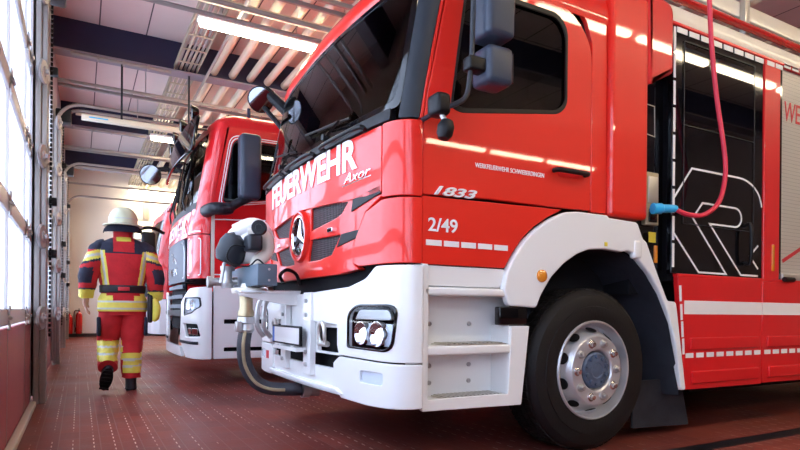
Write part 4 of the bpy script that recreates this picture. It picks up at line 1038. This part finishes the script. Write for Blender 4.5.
    O('step', B(1.44, 2.16, YS, YS + .2, .76, .80), 'white', sp); O('step_well', B(1.40, 2.2, YS + .06, YS + .25, .33, 1.1), 'dark', rt)
    O('door_sill', B(1.34, 2.38, YS + .0, YS + .3, 1.15, 1.22), 'dark', rt)
    # mirrors
    bm = bmn(); ym = 6.62
    mh = O('mirror_head', B(1.56, 1.80, ym - .1, ym + .1, 2.12, 2.86, bev=.05), 'mirror_grey', rt)
    O('mirror_arm', tube(bmn(), smooth_path([(1.24, ym + .2, 1.98), (1.30, ym, 1.99), (1.44, ym, 2.0), (1.56, ym, 2.08), (1.70, ym, 2.16)], 5), [.07] * 12 + [.05] * 9, 14), 'grey', mh)
    bm = bmn(); tube(bm, smooth_path([(1.45, 9.37, 2.95), (1.25, 9.5, 3.02), (1.05, 9.55, 3.0), (.98, 9.6, 2.95)], 5), .035, 10)
    fm = O('mirror_arm', bm, 'black', rt)
    O('mirror_head', lathe(bmn(), [(0, -.07), (.09, -.06), (.15, 0), (.155, .04), (.14, .045)], (.93, 9.6, 2.92), (-.15, -1, -.25), 24), 'black', rt)
    O('mirror_glass', lathe(bmn(), [(0, .046), (.14, .044), (.14, .03)], (.93, 9.6, 2.92), (-.15, -1, -.25), 24), 'mirrorglass', fm)
    O('antenna', tube(bmn(), [(1.75, YS + .1, 3.13), (1.75, YS + .1, 3.27)], .02, 10), 'navy', rt)
    # body
    O('body', B(3.32, 8.2, YS, YF, 1.0, 3.1, bev=.04), 'red2', rt); O('body_skirt', B(3.62, 6.1, YS + .01, YF - .01, .4, 1.0, bev=.02), 'white', rt)
    O('chassis', B(1.5, 8.1, YS + .5, YF - .5, .4, 1.1), 'dark', rt)
    wheel(rt, 2.85, YS + .05, holes=False); wheel(rt, 2.85, YF - .05, 1, holes=False); wheel(rt, 6.8, YS + .05, holes=False); wheel(rt, 6.8, YF - .05, 1, holes=False)
    O('fender', sheet(rc([(2.25, .80), (2.45, 1.12), (2.85, 1.25), (3.25, 1.12), (3.6, .45), (3.5, .45), (3.2, .98), (2.85, 1.12), (2.5, .98), (2.35, .75)], .05), [], SD, .06, .01, .0), 'white', rt)
truck_two()

# ================================================================== TRUCK 3 (mostly hidden)
def truck_three():
    YS = 11.1; YC = 12.3; YF = 13.5
    rt = E('fire_truck', (3.0, YC, 0), 'third and farthest fire truck, with a blue roof beacon, half hidden behind the second', 'fire truck', 'fire trucks parked side by side')
    f, U = contour(1.12, YC, k=.05, flat=.95, half=1.2, xs=1.36); FR = front(f, 1.5, .16); cuF = rng(-U, U, .1); SD = side(YS)
    def fs(name, outer, holes=(), mat='red2', th=.03, off=0, parent=rt, cv=()): return O(name, sheet(outer, list(holes), FR, th, .004, off, cuF, cv), mat, parent)
    fs('front_panel', rect(-U, U, 1.05, 1.6, .02), off=.01)
    fs('grille', rect(-.7, .7, 1.1, 1.45, .02), mat='dark', off=.02)
    fs('windscreen', rect(-1.05, 1.05, 1.63, 2.5, .05), mat='gl_wind', th=.006, cv=rng(1.7, 2.5, .2))
    for s in (-1, 1):
        fs('a_pillar', rc([(s * 1.06, 1.6), (s * U, 1.6), (s * U, 2.55), (s * 1.03, 2.55)][::s], .01), off=.008, cv=rng(1.7, 2.5, .2))
        fs('bumper_corner', rc([(s * .1, .42), (s * (U + .02), .42), (s * (U + .02), 1.04), (s * .1, 1.04)][::s], .02), [rc([(s * .8, .68), (s * 1.15, .68), (s * 1.15, .85), (s * .8, .85)][::s], .03)], mat='white', off=.05)
        fs('headlamp', rc([(s * .8, .68), (s * 1.15, .68), (s * 1.15, .85), (s * .8, .85)][::s], .02), mat='chrome', off=.02)
    fs('header', rect(-U, U, 2.5, 2.62, .02), off=.01)
    for mp in (SD, side(YF, 1)):
        win = rc([(1.5, 1.7), (2.3, 1.75), (2.3, 2.45), (1.65, 2.45)], .05)
        d = O('door', sheet(rc([(1.365, .95), (2.45, .95), (2.45, 2.6), (1.53, 2.6), (1.365, 1.6)], .02), [win], mp, .03, .004), 'red2', rt)
        O('window_glass', sheet(win, [], mp, .005, .001, -.01), 'gl_dark', d)
    O('roof', B(1.5, 3.2, YS, YF, 2.58, 2.72, bev=.05), 'red2', rt)
    lb = O('light_bar', B(1.42, 1.75, YS + .0, YF - .1, 2.70, 2.78, bev=.02), 'redletter', rt)
    for k in range(5): O('white_stripe', B(1.415, 1.43, YS + .1 + .25 * k, YS + .2 + .25 * k, 2.70, 2.78), 'white', lb)
    for y in (YS + .25, YF - .3): O('blue_beacon', lathe(bmn(), [(0, .17), (.07, .16), (.1, .1), (.1, 0), (0, 0)], (1.62, y, 2.78), (0, 0, 1), 20), 'bluelens', lb)
    O('cab_rear_wall', B(3.1, 3.15, YS + .05, YF - .05, 1., 2.6), 'interior', rt)
    bm = tube(bmn(), smooth_path([(1.30, YS + .0, 2.22), (1.1, YS - .15, 2.28), (.93, YS - .15, 2.26), (.86, YS - .15, 2.2)], 5), .03, 8); ma = O('mirror_arm', bm, 'black', rt)
    O('mirror_head', B(.92, 1.14, YS - .25, YS - .1, 1.78, 2.2, bev=.04), 'black', rt)
    O('body', B(3.2, 7.5, YS, YF, .9, 2.9, bev=.03), 'red2', rt); O('chassis', B(1.45, 7.4, YS + .4, YF - .4, .4, 1.1), 'dark', rt)
    wheel(rt, 2.6, YS + .04, holes=False); wheel(rt, 2.6, YF - .04, 1, holes=False); wheel(rt, 6.3, YS + .04, holes=False); wheel(rt, 6.3, YF - .04, 1, holes=False)
    O('front_step', B(1.2, 1.5, YS + .3, YF - .3, .38, .46, bev=.02), 'dark', rt)
truck_three()

# ================================================================== FIREFIGHTER
def skin_mesh(verts, edges, radii, sub=2):
    """grow a body surface round a skeleton of joints"""
    me = bpy.data.meshes.new('sk'); me.from_pydata(verts, edges, [])
    ob = bpy.data.objects.new('sk', me); COL.objects.link(ob)
    ob.modifiers.new('s', 'SKIN'); 
    for i, r in enumerate(radii):
        rr = r if isinstance(r, tuple) else (r, r)
        me.skin_vertices[0].data[i].radius = rr; me.skin_vertices[0].data[i].use_root = (i == 0)
    md = ob.modifiers.new('u', 'SUBSURF'); md.levels = sub; md.render_levels = sub
    bpy.context.view_layer.update(); dg = bpy.context.evaluated_depsgraph_get()
    m2 = bpy.data.meshes.new_from_object(ob.evaluated_get(dg)); bpy.data.objects.remove(ob)
    bm = bmn(); bm.from_mesh(m2); bpy.data.meshes.remove(m2); return bm
def loft(bm, rings, n=28, cap=True, mi=0):
    """rings: (centre, half width vec, half depth vec)"""
    L = []
    for c, a, b in rings:
        c, a, b = Vector(c), Vector(a), Vector(b)
        L.append([bm.verts.new(c + a * math.cos(2 * PI * k / n) + b * math.sin(2 * PI * k / n)) for k in range(n)])
    for p, q in zip(L, L[1:]):
        for k in range(n): f_ = bm.faces.new([p[k], p[(k + 1) % n], q[(k + 1) % n], q[k]]); f_.material_index = mi
    if cap:
        for rg in (L[0], L[-1]): bm.faces.new(rg)
    return bm
def limb(bm, pts, rs, n=20, flat=1., k=5):
    P = smooth_path(pts, k); m = len(pts) - 1; RR = []
    for i in range(len(P)):
        t = i / k; j = min(int(t), m - 1); RR.append(rs[j] + (rs[j + 1] - rs[j]) * (t - j))
    return tube(bm, P, RR, n)
def wrinkle(bm, amp=.008, sc_=14):
    from mathutils import noise
    for v in bm.verts:
        n_ = noise.noise(v.co * sc_) + .5 * noise.noise(v.co * sc_ * 2.3)
        v.co += v.normal * amp * n_

def firefighter():
    X, Y = .40, 6.85
    W = lambda x, y, z: (X + x, Y + y, z)
    pr = E('person', (X, Y, 0), 'person in red firefighter suit and pale helmet walking away past the door wall', 'person')
    # joints; +y is the walking direction (away from the camera), x to the right
    pel, waist, chest, neck, head = (0, 0, .97), (0, .0, 1.14), (0, .01, 1.38), (0, .02, 1.58), (0, .04, 1.70)
    shL, shR = (-.20, .0, 1.525), (.20, .0, 1.525)
    elL, elR = (-.325, -.04, 1.23), (.315, -.03, 1.22)
    wrL, wrR = (-.345, .03, .98), (.335, .05, .97)
    hpL, hpR = (-.10, 0, .92), (.10, 0, .92)
    knL, knR = (-.13, .12, .52), (.095, .03, .51)
    anL, anR = (-.145, -.22, .27), (.085, -.01, .10)
    V = [pel, waist, chest, neck, head, (0, .05, 1.80), shL, elL, wrL, shR, elR, wrR, hpL, knL, anL, hpR, knR, anR]
    Ed = [(0, 1), (1, 2), (2, 3), (3, 4), (4, 5), (2, 6), (6, 7), (7, 8), (2, 9), (9, 10), (10, 11), (0, 12), (12, 13), (13, 14), (0, 15), (15, 16), (16, 17)]
    Rd = [(.15, .11), (.13, .10), (.17, .11), .055, .085, .08, .06, .045, .03, .06, .045, .03, .09, .055, .04, .09, .055, .04]
    # hands: palm and five fingers each
    for s, wi, w in ((-1, 8, wrL), (1, 11, wrR)):
        w = Vector(w); pl = w + Vector((s * .004, .012, -.07)); V.append(tuple(pl)); Rd.append((.034, .018)); b = len(V) - 1; Ed.append((wi, b))
        for q, (dy, ln) in enumerate(((.032, .062), (.012, .074), (-.010, .068), (-.030, .052))):
            p1 = pl + Vector((-s * .004, dy, -.035)); p2 = p1 + Vector((-s * .012, dy * .1, -ln * .55)); p3 = p2 + Vector((-s * .026, 0, -ln * .4))
            i0 = len(V); V += [tuple(p1), tuple(p2), tuple(p3)]; Rd += [.010, .009, .008]; Ed += [(b, i0), (i0, i0 + 1), (i0 + 1, i0 + 2)]
        p1 = w + Vector((-s * .006, .038, -.045)); p2 = p1 + Vector((-s * .012, .022, -.035)); p3 = p2 + Vector((-s * .01, .006, -.025))
        i0 = len(V); V += [tuple(p1), tuple(p2), tuple(p3)]; Rd += [.013, .011, .009]; Ed += [(wi, i0), (i0, i0 + 1), (i0 + 1, i0 + 2)]
    bm = skin_mesh([W(*p) for p in V], Ed, Rd)
    # head shape with face turned away
    hc = Vector(W(0, .045, 1.72))
    for v in bm.verts:
        if v.co.z > 1.60 and abs(v.co.x - X) < .13:
            d = v.co - hc
            if d.length > .001: v.co = hc + Vector((d.x * .92, d.y * 1.12, d.z))
    body = O('body', bm, 'skin', pr)
    face = bmn()
    box(face, *(X - .012, X + .012), *(Y + .125, Y + .165), 1.67, 1.715, bev=.008); O('nose', face, 'skin', body)
    bm = bmn()
    for s in (-1, 1): lathe(bm, [(0, .008), (.014, .006), (.018, 0)], W(s * .032, .128, 1.715), (0, 1, 0), 12)
    O('eye', bm, 'white', body)
    bm = bmn()
    for s in (-1, 1): loft(bm, [(W(s * .088, .03, 1.66), (0, .01, 0), (.006, 0, 0)), (W(s * .096, .025, 1.70), (0, .02, 0), (.01, 0, 0)), (W(s * .09, .02, 1.735), (0, .012, 0), (.006, 0, 0))], 12)
    O('ear', bm, 'skin', body)
    O('mouth', B(X - .025, X + .025, Y + .118, Y + .132, 1.635, 1.645, bev=.004), 'redletter', body)
    # ---- jacket
    bm = bmn()
    loft(bm, [(W(0, .0, .83), (.232, 0, 0), (0, .165, 0)), (W(0, .0, .86), (.246, 0, 0), (0, .17, 0)), (W(0, 0, .97), (.235, 0, 0), (0, .16, 0)), (W(0, 0, 1.04), (.205, 0, 0), (0, .145, 0)), (W(0, 0, 1.09), (.205, 0, 0), (0, .145, 0)),
              (W(0, 0, 1.16), (.225, 0, 0), (0, .155, 0)), (W(0, .0, 1.28), (.245, 0, 0), (0, .165, 0)), (W(0, 0, 1.40), (.272, 0, 0), (0, .165, 0)), (W(0, 0, 1.49), (.275, 0, 0), (0, .15, 0)), (W(0, .0, 1.56), (.235, 0, 0), (0, .125, 0)),
              (W(0, .01, 1.605), (.15, 0, 0), (0, .10, 0)), (W(0, .015, 1.625), (.095, 0, 0), (0, .09, 0)), (W(0, .02, 1.70), (.092, 0, 0), (0, .09, 0))], 36)
    bmesh.ops.subdivide_edges(bm, edges=bm.edges[:], cuts=1, use_grid_fill=True); bm.normal_update(); wrinkle(bm, .007, 11)
    # colour zones of the jacket
    M_ = ['cloth_red', 'cloth_navy', 'cloth_yel', 'cloth_sil']
    bmesh.ops.subdivide_edges(bm, edges=bm.edges[:], cuts=2, use_grid_fill=True)
    def paint_torso(bm):
        for f_ in bm.faces:
            c = f_.calc_center_median() - Vector((X, Y, 0)); z = c.z; ax = abs(c.x); mi = 0
            if z > 1.445: mi = 1 if (ax > .10 or z < 1.465) else 0
            if z > 1.61: mi = 0
            if z > 1.575 and ax < .07 and c.y < 0 and z < 1.63: mi = 2
            bx = .155 + (z - 1.05) * .13
            if 1.09 < z < 1.47 and abs(ax - bx) < .030: mi = 3 if abs(ax - bx) < .011 else 2
            if .84 < z < 1.0: mi = 3 if (.865 < z < .885 or .935 < z < .955) else 2
            if .955 < z < 1.03 and abs(ax - .13) > .03: mi = 0 if ax < .1 else 2
            f_.material_index = mi
    paint_torso(bm)
    jk = O('jacket', bm, M_, pr, angle=60)
    # sleeves
    for s, sh, el, wr, nm in ((-1, shL, elL, wrL, 'l'), (1, shR, elR, wrR, 'r')):
        p = [W(sh[0] * .75, sh[1], sh[2] + .005), W(sh[0] * 1.12, sh[1], sh[2] - .04), W((sh[0] + el[0]) / 2 * 1.03, -.015, (sh[2] + el[2]) / 2 - .01), W(*el), W((wr[0] + el[0]) / 2, (wr[1] + el[1]) / 2, (wr[2] + el[2]) / 2), W(wr[0], wr[1], wr[2] + .01)]
        bm = limb(bmn(), p, [.080, .098, .096, .094, .084, .070], 30, k=16); bm.normal_update(); wrinkle(bm, .010, 13)
        sl = Vector(W(*wr)); 
        for f_ in bm.faces:
            c = f_.calc_center_median(); z = c.z; lx = c - Vector((X, Y, 0)); mi = 0
            if z < wr[2] + .085: mi = 2
            if wr[2] + .085 <= z < wr[2] + .10: mi = 1
            if 1.13 < z < 1.29 and lx.x * s > .28 + (1.29 - z) * .1: mi = 1
            if z > 1.48: mi = 1
            d = z + abs(lx.x) * .25
            if 1.445 < d < 1.535: mi = 3 if abs(d - 1.49) < .014 else 2
            if 1.42 < d < 1.445: mi = 1
            f_.material_index = mi
        O('sleeve', bm, M_, pr, angle=60)
    # belt
    bm = bmn(); loft(bm, [(W(0, 0, 1.035), (.218, 0, 0), (0, .158, 0)), (W(0, 0, 1.045), (.224, 0, 0), (0, .164, 0)), (W(0, 0, 1.105), (.226, 0, 0), (0, .166, 0)), (W(0, 0, 1.115), (.220, 0, 0), (0, .16, 0))], 36, cap=False)
    bl = O('belt', bm, 'boot', pr); O('belt_label', B(X - .055, X + .055, Y - .178, Y - .160, 1.055, 1.095, bev=.004), 'redletter', bl)
    O('holster', B(X + .235, X + .285, Y - .12, Y - .03, .72, 1.02, bev=.02), 'boot', pr)
    O('radio_strap', tube(bmn(), smooth_path([W(.24, -.06, 1.03), W(.30, -.07, .95), W(.33, -.05, .80), W(.27, -.05, .76)], 5), .012, 8), 'boot', pr)
    O('glove', limb(bmn(), [W(.30, -.08, .98), W(.325, -.09, .88), W(.315, -.09, .78), W(.29, -.09, .74)], [.03, .045, .04, .02], 14), 'cloth_yel', pr)
    # trousers
    bm = bmn()
    loft(bm, [(W(0, 0, .80), (.205, 0, 0), (0, .145, 0)), (W(0, 0, .97), (.20, 0, 0), (0, .14, 0))], 30)
    limb(bm, [W(-.095, 0, .93), W(-.11, .04, .74), W(*knL), W(-.14, .0, .42), W(-.145, -.14, .32), W(-.145, -.22, .27)], [.13, .128, .108, .102, .095, .088], 30, k=14)
    limb(bm, [W(.095, 0, .93), W(.105, .02, .74), W(*knR), W(.09, .01, .32), W(.085, 0, .13)], [.13, .128, .108, .104, .098], 30, k=14)
    bm.normal_update(); wrinkle(bm, .012, 10)
    for f_ in bm.faces:
        c = f_.calc_center_median() - Vector((X, Y, 0)); mi = 0
        if c.x < 0:
            if .33 < c.z < .53 : mi = 2 if not (.39 < c.z < .41 or .46 < c.z < .48) else 3
        else:
            if .19 < c.z < .40: mi = 2 if not (.25 < c.z < .275 or .32 < c.z < .345) else 3
        f_.material_index = mi
    O('trousers', bm, M_, pr, angle=60)
    for s in (-1, 1): O('thigh_pocket', B(X + s * .225 - .02, X + s * .225 + .02, Y - .06, Y + .08, .58, .78, bev=.015), 'cloth_navy', pr)
    # boots: right planted, left lifted with the sole showing
    def boot(M4, name):
        bm = bmn()
        loft(bm, [((0, 0, .22), (.062, 0, 0), (0, .07, 0)), ((0, 0, .12), (.056, 0, 0), (0, .066, 0)), ((0, .02, .07), (.054, 0, 0), (0, .085, 0)), ((0, .05, .035), (.056, 0, 0), (0, .135, 0)), ((0, .055, .012), (.056, 0, 0), (0, .140, 0))], 24)
        bm.transform(M4); b_ = O(name, bm, 'boot', pr)
        bm = bmn(); loft(bm, [((0, .055, .012), (.060, 0, 0), (0, .146, 0)), ((0, .055, -.0), (.060, 0, 0), (0, .146, 0))], 24)
        for k in range(6): box(bm, -.045, .045, -.06 + .045 * k, -.04 + .045 * k, -.008, .0)
        bm.transform(M4); O('sole', bm, 'rubber', b_)
    boot(Matrix.Translation(W(.085, -.01, .010)) @ Matrix.Rotation(R(-6), 4, 'Z'), 'boot')
    boot(Matrix.Translation(W(-.15, -.255, .205)) @ Matrix.Rotation(R(10), 4, 'Y') @ Matrix.Rotation(R(-58), 4, 'X') @ Matrix.Translation((0, 0, -.02)), 'boot')
    # helmet
    hp = W(0, .03, 1.775)
    bm = bmn(); n = 36; Hc = Vector(hp)
    loft(bm, [(Hc + Vector((0, 0, -.02)), (.135, 0, 0), (0, .16, 0)), (Hc + Vector((0, 0, .0)), (.142, 0, 0), (0, .166, 0)), (Hc + Vector((0, 0, .055)), (.142, 0, 0), (0, .165, 0)), (Hc + Vector((0, 0, .105)), (.126, 0, 0), (0, .149, 0)),
              (Hc + Vector((0, 0, .145)), (.098, 0, 0), (0, .118, 0)), (Hc + Vector((0, 0, .17)), (.058, 0, 0), (0, .066, 0)), (Hc + Vector((0, 0, .178)), (.012, 0, 0), (0, .016, 0))], n)
    hm = O('helmet', bm, 'helmet', pr, angle=60)
    bm = bmn(); loft(bm, [(Hc + Vector((0, 0, -.005)), (.143, 0, 0), (0, .168, 0)), (Hc + Vector((0, -.005, -.018)), (.198, 0, 0), (0, .225, 0)), (Hc + Vector((0, -.005, -.026)), (.196, 0, 0), (0, .223, 0)), (Hc + Vector((0, 0, -.02)), (.138, 0, 0), (0, .16, 0))], n, cap=False)
    O('helmet_brim', bm, 'helmet', hm)
    bm = bmn(); loft(bm, [(Hc + Vector((0, 0, .038)), (.1435, 0, 0), (0, .1675, 0)), (Hc + Vector((0, 0, .05)), (.1435, 0, 0), (0, .1675, 0))], n, cap=False); O('helmet_band', bm, 'cloth_sil', hm)
    bm = bmn()   # neck cloth fans out under the brim
    a0, a1 = R(160), R(380); rows = []
    for z, rx, ry in ((-.02, .15, .17), (-.06, .185, .20), (-.10, .195, .215)):
        rows.append([bm.verts.new(Hc + Vector((rx * math.cos(a0 + (a1 - a0) * k / 30), ry * math.sin(a0 + (a1 - a0) * k / 30), z + .03 * (1 - abs(k / 15 - 1)) * -.3))) for k in range(31)])
    for p, q in zip(rows, rows[1:]):
        for k in range(30): bm.faces.new([p[k], p[k + 1], q[k + 1], q[k]])
    bmesh.ops.solidify(bm, geom=bm.faces[:], thickness=.006)
    O('neck_guard', bm, 'cloth_navy', hm)
    return pr
firefighter()

# ------------------------------------------------------------------ light
w = bpy.data.worlds.new('sky'); sc.world = w; w.use_nodes = True; nt = w.node_tree
bg = nt.nodes['Background']; tc = nt.nodes.new('ShaderNodeTexCoord'); sp = nt.nodes.new('ShaderNodeSeparateXYZ'); rp = nt.nodes.new('ShaderNodeValToRGB')
nt.links.new(tc.outputs['Generated'], sp.inputs[0]); nt.links.new(sp.outputs[2], rp.inputs[0]); nt.links.new(rp.outputs[0], bg.inputs[0])
rp.color_ramp.elements[0].color = (.9, .93, 1, 1); rp.color_ramp.elements[1].color = (.62, .78, 1, 1)
bg.inputs[1].default_value = 6.5
sc.cycles.use_denoising = True
sc.cycles.max_bounces = 10; sc.cycles.transparent_max_bounces = 12; sc.cycles.sample_clamp_indirect = 8
vs = sc.view_settings; vs.view_transform = 'Standard'; vs.look = 'None'; vs.gamma = 1; vs.use_curve_mapping = False; vs.exposure = 0.18
